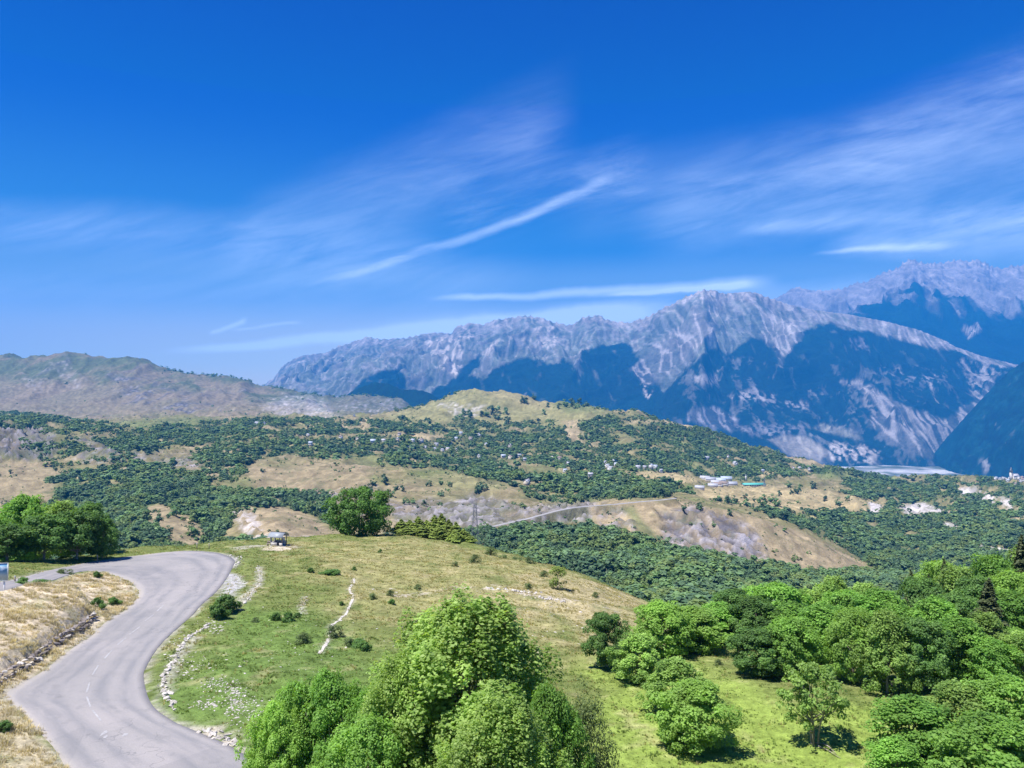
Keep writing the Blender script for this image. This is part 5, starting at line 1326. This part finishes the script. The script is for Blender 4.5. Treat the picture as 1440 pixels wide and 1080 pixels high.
for nm, msk, kits, lab in (('wood', nearr & ~isopen, hill_kits, 'dense broadleaf wood filling the ravines'), ('far_wood', farr & ~isopen, hill_far_kits, 'woodland covering the far slopes of the valley'), ('scrub', isopen & rest, hill_far_kits, 'low scrub dotted over the dry slopes')):
    P = allp[msk]; s = size[msk]; w_ = wid[msk]
    P = P - np.stack([0 * s, 0 * s, 0.05 * s], -1)
    kits = hill_mix if nm == 'wood' else far_mix
    scatter(nm, lab, P, np.stack([w_, w_, s], -1), rw.uniform(0, 6.28, len(P)), kits, 3, patch_pick(P, len(kits) // 3, 6))
# conifer fringe on the crest of the left hill
fr_pts = []
for u0, u1, n_, D0 in ((225, 450, 90, 5650), (430, 560, 45, 5850), (555, 650, 60, 3120), (820, 960, 50, 2700)):
    for _ in range(n_):
        u = rw.uniform(u0, u1); j = int((u - mu[0]) / 3); D_ = mD[np.argmin(np.where((mD > D0 * 0.85) & (mD < D0 * 1.12), PYs[:, j], 9999))] + rw.uniform(-60, 60) * D0 / 5000
        x = (u - 720) / F * D_; fr_pts.append((x, D_, float(mid_z(x, D_)) - 1))
fr_pts = np.array(fr_pts); fs = rw.uniform(8, 16, len(fr_pts)) * np.clip(fr_pts[:, 1] / 5000, 0.6, 1.1)
scatter('crest_wood', 'dark fringe of trees along the hill crests', fr_pts, np.stack([fs * 1.6, fs * 1.6, fs], -1), rw.uniform(0, 6.28, len(fs)), hill_far_kits, 5)
# ================================================================== STONES, GRASS
def rock_mesh(nm, seed, mat, npts=11):
    r = np.random.default_rng(seed); bm = bmesh.new()
    for p in unit(r.normal(size=(npts, 3))) * r.uniform(0.8, 1.1, (npts, 1)): bm.verts.new(p * [1, .75, .62])
    g = bmesh.ops.convex_hull(bm, input=bm.verts)
    bmesh.ops.delete(bm, geom=[v for v in g['geom_interior'] if isinstance(v, bmesh.types.BMVert)], context='VERTS')
    me = bpy.data.meshes.new(nm); bm.to_mesh(me); bm.free(); me.materials.append(mat); return me
def stone_mat(name, a, b):
    t = NT(name); oc = t.n('ShaderNodeTexCoord').outputs['Object']; n = t.noise(1.6, 6, oc, 0.65)
    oi = t.n('ShaderNodeObjectInfo').outputs['Random']
    c = t.mix(t.mr(n, 0.35, 0.65), a, b); c = t.scale_col(c, t.mr(oi, 0, 1, 0.75, 1.25))
    t.bsdf(c, 0.9, 0.1, t.bump(n, 0.6, 0.05)); return t.m
st_grey = stone_mat('grey_stone', (0.15, 0.13, 0.12), (0.33, 0.29, 0.26))
st_pale = stone_mat('pale_stone', (0.36, 0.33, 0.29), (0.60, 0.56, 0.50))
rocks_g = [rock_mesh('stone', 100 + i, st_grey) for i in range(5)]
rocks_p = [rock_mesh('stone', 110 + i, st_pale) for i in range(5)]
def stone_child(parent, mesh, p, s):
    o = link('stone', mesh, parent); o.location = p
    o.scale = (s * random.uniform(.8, 1.3), s * random.uniform(.8, 1.2), s * random.uniform(.7, 1.1)); o.rotation_euler = (random.uniform(-.3, .3), random.uniform(-.3, .3), random.uniform(0, 6.28)); return o
# dry stone wall on the bank
WG = wall_g
seg = np.concatenate([[0], np.cumsum(np.linalg.norm(np.diff(WG[:, :2], axis=0), axis=1))])
def along_wall(t_):
    return np.array([np.interp(t_, seg, WG[:, k]) for k in (0, 1)])
root_p = along_wall(seg[-1] * 0.5)
wz = float(near_z(*root_p)); wall = empty('stone_wall', (root_p[0], root_p[1], wz))
tag(wall, 'rough dry stone wall holding up the straw bank beside the road', 'stone wall')
t_ = 0.0
while t_ < seg[-1] - 0.2:
    p = along_wall(t_); q = along_wall(min(t_ + 0.3, seg[-1])); d = (q - p) / (np.linalg.norm(q - p) + 1e-6); nrm = np.array([d[1], -d[0]])
    for lev in range(2):
        s = random.uniform(0.26, 0.44)
        off = nrm * (0.42 - 0.25 * lev + random.uniform(-.12, .12)) + d * random.uniform(-.15, .15)
        if random.random() < (0.12, 0.1, 0.2)[lev]: continue
        pp = p + off; z = gz(*p)[0] + 0.12 + 0.40 * lev
        stone_child(wall, random.choice(rocks_g if random.random() < 0.78 else rocks_p), (pp[0] - root_p[0], pp[1] - root_p[1], z - wz), s)
    t_ += random.uniform(0.42, 0.62)
# rows of pale stones across the green slope
def stone_row(pts, label, n, smin, smax, spread, near_to=None):
    g = catmull(np.array([hit(*p) for p in pts]), 8)
    sg = np.concatenate([[0], np.cumsum(np.linalg.norm(np.diff(g[:, :2], axis=0), axis=1))])
    c = g[len(g) // 2]; z0 = float(near_z(c[0], c[1]))
    o = empty('stone_row', (c[0], c[1], z0)); tag(o, label, 'stone row', 'rows of loose pale stones in the grass')
    for k in range(n):
        t_ = (k + random.random()) / n * sg[-1]; x = np.interp(t_, sg, g[:, 0]) + random.gauss(0, spread); y = np.interp(t_, sg, g[:, 1]) + random.gauss(0, spread)
        s = random.uniform(smin, smax); stone_child(o, random.choice(rocks_p), (x - c[0], y - c[1], float(near_z(x, y)) - z0 + s * 0.1), s)
stone_row([(247,997),(238,985),(232,970),(231,952),(236,940),(246,925),(256,908),(268,895),(284,884),(292,876)], 'long curved row of pale stones following the inside of the road bend', 120, 0.12, 0.34, 0.16)
stone_row([(333,856),(348,843),(360,830),(366,812),(362,797)], 'short row of pale stones above the dark bush by the road', 40, 0.12, 0.3, 0.2)
stone_row([(421,862),(425,852),(430,840)], 'tiny row of pale stones left of the footpath', 16, 0.1, 0.22, 0.1)
stone_row([(448,920),(462,900),(466,882),(482,868),(496,845),(493,828),(498,812)], 'row of flat pale stones lining the worn footpath', 26, 0.07, 0.17, 0.14)
stone_row([(680,826),(700,829),(722,832),(740,834),(760,836)], 'line of pale stones breaking out of the dry knoll', 34, 0.15, 0.42, 0.3)
stone_row([(755,842),(775,845),(795,850)], 'line of pale rocks below the lone thin tree', 20, 0.15, 0.45, 0.35)
stone_row([(283,1026),(300,1032),(320,1042),(336,1050)], 'pale broken edge stones where road meets the grass at the bottom', 36, 0.12, 0.35, 0.25)
stone_row([(318,781),(330,782),(338,790),(332,796)], 'small heap of pale stones at the far corner of the road', 26, 0.12, 0.32, 0.4)
# the worn footpath as a thin bare ribbon
fp_ = catmull(np.array([hit(*p) for p in foot_path]), 12)
fd_ = unit(np.gradient(fp_[:, :2], axis=0)); fn_ = np.stack([-fd_[:, 1], fd_[:, 0]], -1); V = []
for q in range(len(fp_)):
    w_ = 0.15 + 0.07 * float(pnoise(q / 3.1, 4.2)); sh_ = fn_[q] * 0.10 * float(pnoise(q / 4.0, 9.2))
    for s_ in (-1, 0, 1):
        a_ = fp_[q, :2] + sh_ + fn_[q] * w_ * s_; V.append((a_[0], a_[1], float(near_z(*a_)) + 0.035))
me = np_mesh('footpath', V, grid_faces(len(fp_), 3), plain('bare_earth', (0.52, 0.48, 0.41), 0.95, 0.25, 1.5)); tag(link('footpath', me), 'thin pale worn footpath winding up the knoll', kind='structure')
# countless small pale stones
sp_ = []
for cx, cy, rx, ry, n_ in ((330,985,16,22,260),(305,965,22,10,120),(290,990,18,6,110),(355,1000,22,22,170),(270,930,25,16,130),(325,825,12,16,130),(300,880,18,10,120),(560,832,60,6,80),(700,830,60,8,120),(840,860,50,30,120),(780,850,30,14,110),(760,875,80,30,120),(600,900,120,40,90),(400,920,80,50,90),(860,835,30,10,80),(245,905,14,30,120)):
    for _ in range(n_):
        p = near_pt(cx + random.gauss(0, rx * .6), min(cy + random.gauss(0, ry * .6), 1070))
        if poly_sd(np.array([p[0]]), np.array([p[1]]), road_poly)[0] < -0.2: sp_.append(p)
sp_ = np.array(sp_); ss = rng.lognormal(-2.6, 0.5, len(sp_))
scatter('stones', 'small pale stones strewn over the grass', sp_, np.stack([ss * rng.uniform(.8, 1.6, len(ss)), ss, ss * 0.6], -1), rng.uniform(0, 6.28, len(ss)), rocks_p, 8)
# grass tufts
def tuft(nm, seed, n, h, spread, mat, wd=0.018, lean=0.45):
    r = np.random.default_rng(seed); V = []; Fc = []; tn = []
    for i in range(n):
        a = r.uniform(0, 6.283); b = r.uniform(0, spread); x, y = b * math.cos(a), b * math.sin(a); hh = h * r.uniform(.5, 1.1); l = r.uniform(.1, lean) * hh
        a2 = a + r.normal() * .8; dx, dy = math.cos(a2), math.sin(a2); nx, ny = -dy * wd, dx * wd
        k = len(V); V += [(x - nx, y - ny, -0.03), (x + nx, y + ny, -0.03), (x + dx * l * .4 + nx * .8, y + dy * l * .4 + ny * .8, hh * .6), (x + dx * l * .4 - nx * .8, y + dy * l * .4 - ny * .8, hh * .6)]
        Fc.append((k, k + 1, k + 2, k + 3)); V += [(x + dx * l + nx * .2, y + dy * l + ny * .2, hh), (x + dx * l - nx * .2, y + dy * l - ny * .2, hh)]
        Fc.append((k + 3, k + 2, k + 4, k + 5)); tn += [r.uniform(0, .7), r.uniform(.3, 1)]
    return np_mesh(nm, V, Fc, mat, False, {'tint': ('FLOAT', 'FACE', np.array(tn))})
g_green = leaf_mat('grass_green', (0.160, 0.235, 0.060), (0.290, 0.370, 0.115), trans=0.35)
g_straw = leaf_mat('grass_straw', (0.46, 0.39, 0.25), (0.72, 0.64, 0.46), trans=0.25)
g_mix = leaf_mat('grass_dry', (0.340, 0.310, 0.130), (0.540, 0.470, 0.230), trans=0.35)
tg = [tuft('green_tuft', 200 + i, 12, 0.24, 0.20, g_green, 0.022) for i in range(3)]
ts = [tuft('straw_tuft', 210 + i, 16, 0.36, 0.22, g_straw, 0.020, 0.8) for i in range(3)]
tm_ = [tuft('dry_tuft', 220 + i, 12, 0.26, 0.22, g_mix, 0.020, 0.6) for i in range(3)]
Afl = A
def sample_ground(n, xr, yr):
    x = rng.uniform(*xr, n); y = rng.uniform(*yr, n)
    u = 720 + F * x / y; ok = (u > -40) & (u < 1480)
    i = np.clip(np.searchsorted(ys, y) - 1, 0, len(ys) - 2); j = np.clip(np.searchsorted(xs, x) - 1, 0, len(xs) - 2)
    ok &= rsd[i, j] < -0.35
    return x[ok], y[ok], i[ok], j[ok]
x, y, i, j = sample_ground(420000, (-75, 100), (46, 185))
z = np.array(near_z(x, y)); bk = np.maximum(bank, low)[i, j]
dryness = smooth(Afl[i, j, 0] / Afl[i, j, 1], 0.75, 1.15)
dc_ = np.interp(720 + F * x / y, DC[:, 0], DC[:, 1]); okk = y < dc_ + 12
clump = pnoise(x / 1.6, y / 1.6) + 0.6 * pnoise(x / 5 + 7, y / 5)
r_ = rng.random(len(x))
prob = np.clip(0.62 + 0.75 * clump, 0.12, 1) * np.clip(1.25 - (y - 50) / 190, 0.4, 1)
bank_here = bk > 0.5
sel = okk & (rng.random(len(x)) < prob * np.where(bank_here, 1.0, 0.5))
isb = sel & (bk > 0.5); isd = sel & (bk <= 0.5) & (r_ < dryness * 0.85 + 0.08); isg = sel & (bk <= 0.5) & ~isd
for nm, lab, m, kits, s0 in (('straw_grass', 'tall straw-coloured dry grass on the road bank', isb, ts, 0.72), ('dry_grass', 'dry yellow grass on the crown of the knoll', isd, tm_, 0.6), ('green_grass', 'short green grass of the meadow', isg, tg, 0.55)):
    P = np.stack([x[m], y[m], z[m]], -1); s = s0 * rng.uniform(.55, 1.35, len(P)) * np.clip(0.9 + 0.6 * clump[m], 0.5, 1.6)
    scatter(nm, lab, P, s, rng.uniform(0, 6.28, len(P)), kits, 9)

# ================================================================== BUILT THINGS
def box(x0, x1, y0, y1, z0, z1):
    V = np.array([(x, y, z) for z in (z0, z1) for y in (y0, y1) for x in (x0, x1)], float)
    return V, np.array([(0, 2, 3, 1), (4, 5, 7, 6), (0, 1, 5, 4), (2, 6, 7, 3), (0, 4, 6, 2), (1, 3, 7, 5)])
def part(name, shapes, mat, parent, sm=False):
    v, f = join(shapes); return link(name, np_mesh(name, v, f, mat, sm), parent)
wood = plain('weathered_wood', (0.24, 0.20, 0.17), 0.8, 0.3, 4.0)
metal_roof = plain('grey_metal', (0.30, 0.33, 0.35), 0.5, 0.12, 1.5, spec=0.5)
plaster = plain('pale_plaster', (0.52, 0.49, 0.45), 0.9, 0.15, 1.0)
white_p = plain('white_paint', (0.75, 0.75, 0.74), 0.5, 0.05, 2.0)
dark = plain('dark_opening', (0.03, 0.03, 0.035), 0.6, 0.2, 2.0)
glass = plain('window_glass', (0.05, 0.06, 0.075), 0.15, 0.1, 1.0, spec=0.6)
steel = plain('galvanised_steel', (0.30, 0.31, 0.32), 0.5, 0.15, 3.0, metal=0.4)
dsteel = plain('dark_steel', (0.16, 0.165, 0.18), 0.6, 0.15, 3.0)
# shelter on the knoll
p = near_pt(392, 769.5); k_ = empty('shelter', p, math.radians(-16)); tag(k_, 'little open shelter with arched grey metal roof beside the hairpin', 'shelter'); k_.scale = (0.84, 0.84, 0.9)
part('plinth', [box(-1.75, 1.75, -1.2, 1.2, -0.3, 0.16)], plaster, k_)
part('end_wall', [box(-1.6, -1.42, -0.95, -0.55, 0.16, 2.1), box(-1.6, -1.42, 0.55, 0.95, 0.16, 2.1), box(-1.6, -1.42, -0.55, 0.55, 1.75, 2.1), box(-1.6, -1.42, -0.55, 0.55, 0.16, 0.85)], plaster, k_)
part('parapet', [box(-1.42, 0.1, -1.0, -0.84, 0.16, 0.95)], plaster, k_)
part('parapet', [box(0.75, 1.5, -1.0, -0.84, 0.16, 0.85)], plaster, k_)
part('back_wall', [box(-1.42, 1.3, 0.84, 1.0, 0.16, 1.1)], plaster, k_)
for px_ in (-0.35, 1.42):
    for py_ in (-0.92, 0.92): part('post', [box(px_ - .07, px_ + .07, py_ - .07, py_ + .07, 0.16, 2.1)], wood, k_)
an = np.linspace(math.radians(8), math.radians(172), 15)
V = []; 
for x_ in (-1.95, 1.85):
    for a in an: V.append((x_, 1.42 * math.cos(a), 1.93 + 1.02 * math.sin(a)))
    for a in an: V.append((x_, 1.36 * math.cos(a), 1.88 + 0.98 * math.sin(a)))
m_ = len(an); Fq = []
for q in range(m_ - 1):
    Fq += [(q, q + 1, 2 * m_ + q + 1, 2 * m_ + q), (m_ + q, 3 * m_ + q, 3 * m_ + q + 1, m_ + q + 1), (q, m_ + q, m_ + q + 1, q + 1), (2 * m_ + q, 2 * m_ + q + 1, 3 * m_ + q + 1, 3 * m_ + q)]
link('roof', np_mesh('roof', V, Fq, metal_roof, True), k_)
part('ridge_cap', [box(-2.0, 1.9, -0.12, 0.12, 2.95, 3.02)], dark, k_)
part('table', [box(-0.9, 0.9, -0.3, 0.3, 0.82, 0.9), box(-0.7, -0.55, -0.2, 0.2, 0.16, 0.82), box(0.55, 0.7, -0.2, 0.2, 0.16, 0.82)], wood, k_)
part('notice_panel', [box(0.2, 1.1, 0.78, 0.83, 1.15, 1.8)], white_p, k_)
p = near_pt(380.5, 768); k_ = empty('bench', p, math.radians(-10)); tag(k_, 'dark timber picnic bench just beside the little shelter', 'bench')
part('seat', [box(-0.8, 0.8, -0.22, 0.22, 0.42, 0.5)], wood, k_); part('backrest', [box(-0.8, 0.8, 0.2, 0.26, 0.55, 0.95)], wood, k_)
for s in (-.6, .6): part('leg', [box(s - .06, s + .06, -.2, .24, -0.1, 0.42)], wood, k_)
# picture board at the frame edge
h = hit(6, 842); p = (float(h[0]), float(h[1]), float(near_z(h[0], h[1]))); D_ = p[1]
k_ = empty('information_board', p, math.radians(14)); tag(k_, 'white-framed board with a blue landscape picture on two pale posts', 'sign')
zt = (842 - 797) / F * D_; zb = (842 - 822) / F * D_
part('post', [box(-0.07, 0.07, -0.05, 0.05, -0.3, zb + .2)], white_p, k_); part('post', [box(-1.77, -1.63, -0.05, 0.05, -0.3, zb + .2)], white_p, k_)
part('frame', [box(-2.15, 0.42, -0.10, -0.051, zb - .06, zb), box(-2.15, 0.42, -0.10, -0.051, zt - 0.06, zt), box(-2.15, -2.09, -0.10, -0.051, zb, zt - .06), box(0.36, 0.42, -0.10, -0.051, zb, zt - .06)], white_p, k_)
t = NT('printed_view'); oc = t.n('ShaderNodeTexCoord').outputs['Object']; s_ = t.n('ShaderNodeSeparateXYZ'); t.l(oc, s_.inputs[0])
hh = t.math('ADD', t.mr(s_.outputs[2], zb, zt), t.mr(t.noise(1.4, 4, oc), 0.3, 0.7, -0.15, 0.15))
cr = t.n('ShaderNodeValToRGB'); t.l(hh, cr.inputs[0]); e = cr.color_ramp.elements
e[0].color = (0.32, 0.40, 0.45, 1); e[1].color = (0.16, 0.42, 0.66, 1)
for ps, c in ((0.3, (0.38, 0.48, 0.56)), (0.45, (0.22, 0.38, 0.55)), (0.62, (0.12, 0.30, 0.50)), (0.74, (0.62, 0.72, 0.80)), (0.85, (0.30, 0.56, 0.76))):
    q = e.new(ps); q.color = (*c, 1)
t.bsdf(cr.outputs[0], 0.4, 0.4)
part('picture_panel', [box(-2.09, 0.36, -0.08, -0.052, zb, zt - 0.06)], t.m, k_)
# roadside marker posts
for px_, py_, lab, hh in ((137, 790, 'pale wooden post at the roadside in front of the shady trees', 1.0), (277, 772, 'thin post at the top of the hairpin by the dry verge', 1.1), (294, 771, 'thin post on the dry verge between hairpin and shelter', 0.9), (21, 818, 'pale post on the far side of the upper road', 0.7)):
    p = near_pt(px_, py_); k_ = empty('marker_post', p); tag(k_, lab, 'post', 'posts along the road')
    part('shaft', [box(-.06, .06, -.05, .05, -.2, hh)], wood, k_); part('cap', [box(-.07, .07, -.06, .06, hh, hh + .08)], white_p, k_)
# fallen branches under the small pasture tree
for i_, (a, b) in enumerate((((1150,1050),(1182,1066)), ((1158,1046),(1176,1060)), ((1146,1046),(1168,1052)))):
    p = near_pt(*a); q = near_pt(*b); d = np.array(q) - p
    v, f = tube([(0, 0, .05), d * .5 + [0, .1, .12], d + [0, 0, .06]], [.05, .04, .02], 5)
    o = link('branch', np_mesh('branch', v, f, bark, True), loc=p); tag(o, ('long', 'middle', 'short')[i_] + ' bare fallen branch in the grass under the small pasture tree', 'branch', 'fallen branches')
# pylons
def strut(a, b, r): return tube([a, b], [r, r], 4)
def pylon(px_, py_, D, h, base, top, arms, mat, label, r=0.16, levels=8):
    x = (px_ - 720) / F * D; z = float(mid_z(x, D)) if D > 290 else float(near_z(x, D))
    z = -(py_ - 540) / F * D if py_ else z
    zg = float(mid_z(x, D)); ex = z - zg
    o = empty('pylon', (x, D, zg), 0.3); tag(o, label, 'pylon')
    H = h + max(ex, 0); S = []
    w = lambda t_: base * (1 - t_) ** 1.2 + top
    for cx_, cy_ in ((-1, -1), (1, -1), (1, 1), (-1, 1)):
        part('leg', [tube([(cx_ * w(k / levels), cy_ * w(k / levels), H * k / levels - (1 if k == 0 else 0)) for k in range(levels + 1)], [r * 1.2] * (levels + 1), 4)], mat, o)
    for k in range(levels):
        a, b = w(k / levels), w((k + 1) / levels); za, zb_ = H * k / levels, H * (k + 1) / levels
        for (x1_, y1_), (x2_, y2_) in (((-1, -1), (1, -1)), ((1, -1), (1, 1)), ((1, 1), (-1, 1)), ((-1, 1), (-1, -1))):
            S += [strut((x1_ * a, y1_ * a, za), (x2_ * b, y2_ * b, zb_), r * .7), strut((x2_ * a, y2_ * a, za), (x1_ * b, y1_ * b, zb_), r * .7)]
    part('lattice', S, mat, o)
    for fz, L in arms: part('cross_arm', [strut((-L, 0, H * fz), (L, 0, H * fz), r), strut((-L, 0, H * fz), (0, 0, H * fz + L * .35), r * .8), strut((L, 0, H * fz), (0, 0, H * fz + L * .35), r * .8)], mat, o)
    return o
pylon(668, None, 690, 42, 3.2, 0.9, ((0.80, 4.5), (0.90, 3.2)), dsteel, 'dark lattice power pylon standing against the grey cliff', 0.12)
pylon(951, 838, 470, 8, 1.1, 0.45, ((0.75, 1.6), (0.92, 1.3)), steel, 'small pale lattice pylon above the trees of the ravine wood', 0.09, 6)
pylon(1075, 684, 1900, 22, 1.6, 0.6, ((0.85, 3.0),), steel, 'slim pylon rising beside the green-roofed hall on the plateau', 0.30, 5)

# houses
roof_mats = [plain('roof_pale', (0.44, 0.44, 0.46), 0.6, 0.1), plain('roof_grey', (0.36, 0.37, 0.40), 0.6, 0.15), plain('roof_brown', (0.26, 0.20, 0.17), 0.8, 0.2), plain('roof_blue_grey', (0.42, 0.47, 0.54), 0.5, 0.1)]
wall_mats = [plain('wall_white', (0.60, 0.58, 0.55), 0.9, 0.06), plain('wall_cream', (0.62, 0.55, 0.44), 0.9, 0.1), plain('wall_stone', (0.42, 0.38, 0.33), 0.9, 0.2)]
def gable_roof(w, l, z, rise, ov=0.5, th=0.25):
    V = []
    for y in (-l / 2 - ov, l / 2 + ov):
        V += [(-w / 2 - ov, y, z - ov * rise / (w / 2)), (0, y, z + rise), (w / 2 + ov, y, z - ov * rise / (w / 2)), (w / 2 + ov, y, z - ov * rise / (w / 2) + th), (0, y, z + rise + th), (-w / 2 - ov, y, z - ov * rise / (w / 2) + th)]
    Fq = [(0, 1, 7, 6), (1, 2, 8, 7), (2, 3, 9, 8), (3, 4, 10, 9), (4, 5, 11, 10), (5, 0, 6, 11), (0, 5, 4, 1), (1, 4, 3, 2), (6, 7, 10, 11), (7, 8, 9, 10)]
    return np.array(V), np.array(Fq)
def house(px_, py_, w, l, hgt, rz, roofm, wallm, label, group, dmin=1200, D=None, name='house', cat='house', windows=True):
    hp = mid_hit(px_, py_, dmin=dmin)
    o = empty(name, tuple(hp), rz); tag(o, label, cat, group)
    rise = w * 0.33
    V, Fq = box(-w / 2, w / 2, -l / 2, l / 2, -3, hgt)
    part('wall', [(V, Fq)], wallm, o)
    Vg = np.array([(-w / 2 + .02, -l / 2 + .02, hgt), (w / 2 - .02, -l / 2 + .02, hgt), (0, -l / 2 + .02, hgt + rise - .05), (-w / 2 + .02, l / 2 - .02, hgt), (w / 2 - .02, l / 2 - .02, hgt), (0, l / 2 - .02, hgt + rise - .05)])
    me = bpy.data.meshes.new('gable'); me.from_pydata([tuple(a) for a in Vg], [], [(0, 1, 2), (3, 5, 4)]); me.materials.append(wallm); link('gable', me, o)
    part('roof', [gable_roof(w, l, hgt, rise)], roofm, o)
    part('chimney', [box(w * .18, w * .18 + .9, l * .2, l * .2 + .9, hgt + rise * .4, hgt + rise + 1.0)], wall_mats[2], o)
    if windows:
        for s in (-1, 1):
            for q in (-.28, .28):
                part('window', [box(s * w / 2 - .06, s * w / 2 + .06, q * l - .6, q * l + .6, hgt * .5, hgt * .5 + 1.4)], glass, o)
                part('window', [box(q * w - .6, q * w + .6, s * l / 2 - .06, s * l / 2 + .06, hgt * .5, hgt * .5 + 1.4)], glass, o)
    return o
place_txt = {'hollow': ('house in the village spread through the trees under the bald hill', 'houses of the village under the bald hill'),
 'slope': ('house half hidden in trees at the foot of the wooded shoulder', 'houses at the foot of the wooded shoulder'),
 'plateau': ('house in the hamlet beside the pale plateau fields', 'houses of the plateau hamlet'),
 'edge': ('house near the wooded crest above the plateau hall', 'houses near the wooded crest'),
 'church': ('house clustered around the white hilltop church', 'houses around the hilltop church'),
 'meadow': ('house in the far meadows below the long bare mountain', 'houses in the far meadows')}
rh = random.Random(5)
rn = ['pale-roofed', 'grey-roofed', 'brown-roofed', 'blue-grey-roofed']; wn_ = ['white', 'cream', 'stone']
for hx, hy, hw, gname in houses:
    ri = rh.choices(range(4), (3, 4, 2, 3))[0]; wi = rh.choices(range(3), (5, 2, 1))[0]
    lab, grp = place_txt[gname]
    gx_ = sorted(h_[0] for h_ in houses if h_[3] == gname); gy_ = sorted(h_[1] for h_ in houses if h_[3] == gname)
    fx_ = gx_.index(hx) / max(1, len(gx_) - 1); side_ = 'left end' if fx_ < .2 else 'left half' if fx_ < .42 else 'middle' if fx_ < .6 else 'right half' if fx_ < .82 else 'right end'
    lab = {'hollow': 'house of the village under the bald hill', 'slope': 'house below the wooded shoulder', 'plateau': 'house of the plateau hamlet', 'edge': 'house near the wooded crest', 'church': 'house around the hilltop church', 'meadow': 'house in the far meadows'}[gname]
    lab += ', ' + ('upper' if hy < gy_[len(gy_) // 2] else 'lower') + ' row, ' + side_
    l = hw * rh.uniform(1.1, 1.5); hh = rh.uniform(4.5, 7.5)
    l *= .85; house(hx, hy, hw * .85, l, hh * .9, rh.choice((0.2, 1.3, 1.8, -0.4)) + rh.uniform(-.3, .3), roof_mats[ri], wall_mats[wi], f'{wn_[wi]} {rn[ri]} {lab}', grp)
for i_, (hx, hy, hw) in enumerate(sheds):
    house(hx, hy, hw, hw * 1.7, 4.0, rh.uniform(0.9, 1.6), roof_mats[(0, 1, 0, 3, 3, 0, 2, 1, 0, 2)[i_]], wall_mats[i_ % 3], ['pale roofed low shed at the near corner', 'grey roofed shed in the front row', 'pale roofed shed in the middle', 'blue-grey roofed shed behind the middle', 'long blue-grey roofed shed at the back', 'pale roofed shed lowest on the slope', 'brown roofed shed in front', 'grey roofed shed nearest the hall', 'small pale roofed shed set apart', 'brown roofed shed at the centre'][i_] + ' of the plateau farm cluster', 'sheds of the plateau farm', name='shed', cat='shed', windows=False)
# green-roofed hall
teal = plain('teal_roof', (0.10, 0.42, 0.36), 0.6, 0.1)
hp = mid_hit(*c4(1150, 592), dmin=1200); o = empty('hall', tuple(hp), 0.12); tag(o, 'long low hall with turquoise green roof on the dry plateau', 'hall')
part('wall', [box(-28, 28, -9, 9, -3, 4.0)], wall_mats[0], o); part('roof', [gable_roof(20, 58, 4.0, 3.0)], teal, o).rotation_euler = (0, 0, math.pi / 2)
for q in range(9): part('window', [box(-25 + q * 6, -22 + q * 6, -9.08, -8.9, 1.0, 2.8)], glass, o)
hp = mid_hit(*c4(1112, 566), dmin=1200); o = empty('tower', tuple(hp)); tag(o, 'slim white tower behind the green-roofed hall', 'tower')
part('shaft', [box(-1.3, 1.3, -1.3, 1.3, -2, 15)], wall_mats[0], o); part('cap', [box(-1.7, 1.7, -1.7, 1.7, 15, 16)], roof_mats[1], o)
# hilltop church
hp = mid_hit(*c8(1250, 262), dmin=2000); o = empty('church', tuple(hp), 0.2); tag(o, 'white hilltop church with pointed bell tower above the wooded slope', 'church')
part('tower', [box(-3.3, 3.3, -3.3, 3.3, -4, 24)], wall_mats[0], o)
V = np.array([(-3.7, -3.7, 24), (3.7, -3.7, 24), (3.7, 3.7, 24), (-3.7, 3.7, 24), (-.1, -.1, 40), (.1, -.1, 40), (.1, .1, 40), (-.1, .1, 40)])
part('spire', [(V, np.array([(0, 1, 5, 4), (1, 2, 6, 5), (2, 3, 7, 6), (3, 0, 4, 7), (3, 2, 1, 0)]))], roof_mats[0], o)
part('nave', [box(3.3, 24, -6, 6, -4, 13)], wall_mats[0], o)
rv, rf_ = gable_roof(12, 20.7, 13, 6); rv = rv[:, [1, 0, 2]] * [1, -1, 1] + [13.65, 0, 0]; part('roof', [(rv, rf_)], roof_mats[0], o)
for q in (-1, 1): part('belfry_opening', [box(-1, 1, q * 3.3 - .08, q * 3.3 + .08, 17, 21)], dark, o)
for q in range(3): part('window', [box(6.5 + q * 6, 8 + q * 6, -6.08, -5.9, 4, 9)], glass, o)
# country road across the ravine
g = catmull(cr_pts, 8)
d = unit(np.gradient(g[:, :2], axis=0)); nm2 = np.stack([-d[:, 1], d[:, 0]], -1)
zz = g[:, 2]
V = []
for q in range(len(g)):
    L_ = g[q, :2] + nm2[q] * 2.3; R_ = g[q, :2] - nm2[q] * 2.3
    zc = zz[q]
    V += [(*L_, zc - 0.9), (*L_, zc), (*R_, zc), (*R_, zc - 0.9)]
cm2 = plain('country_road', (0.34, 0.325, 0.31), 0.9, 0.15, 0.1)
me = np_mesh('country_road', V, grid_faces(len(g), 4), cm2); tag(link('country_road', me), 'pale country road crossing the ravine under the grey cliff', kind='structure')
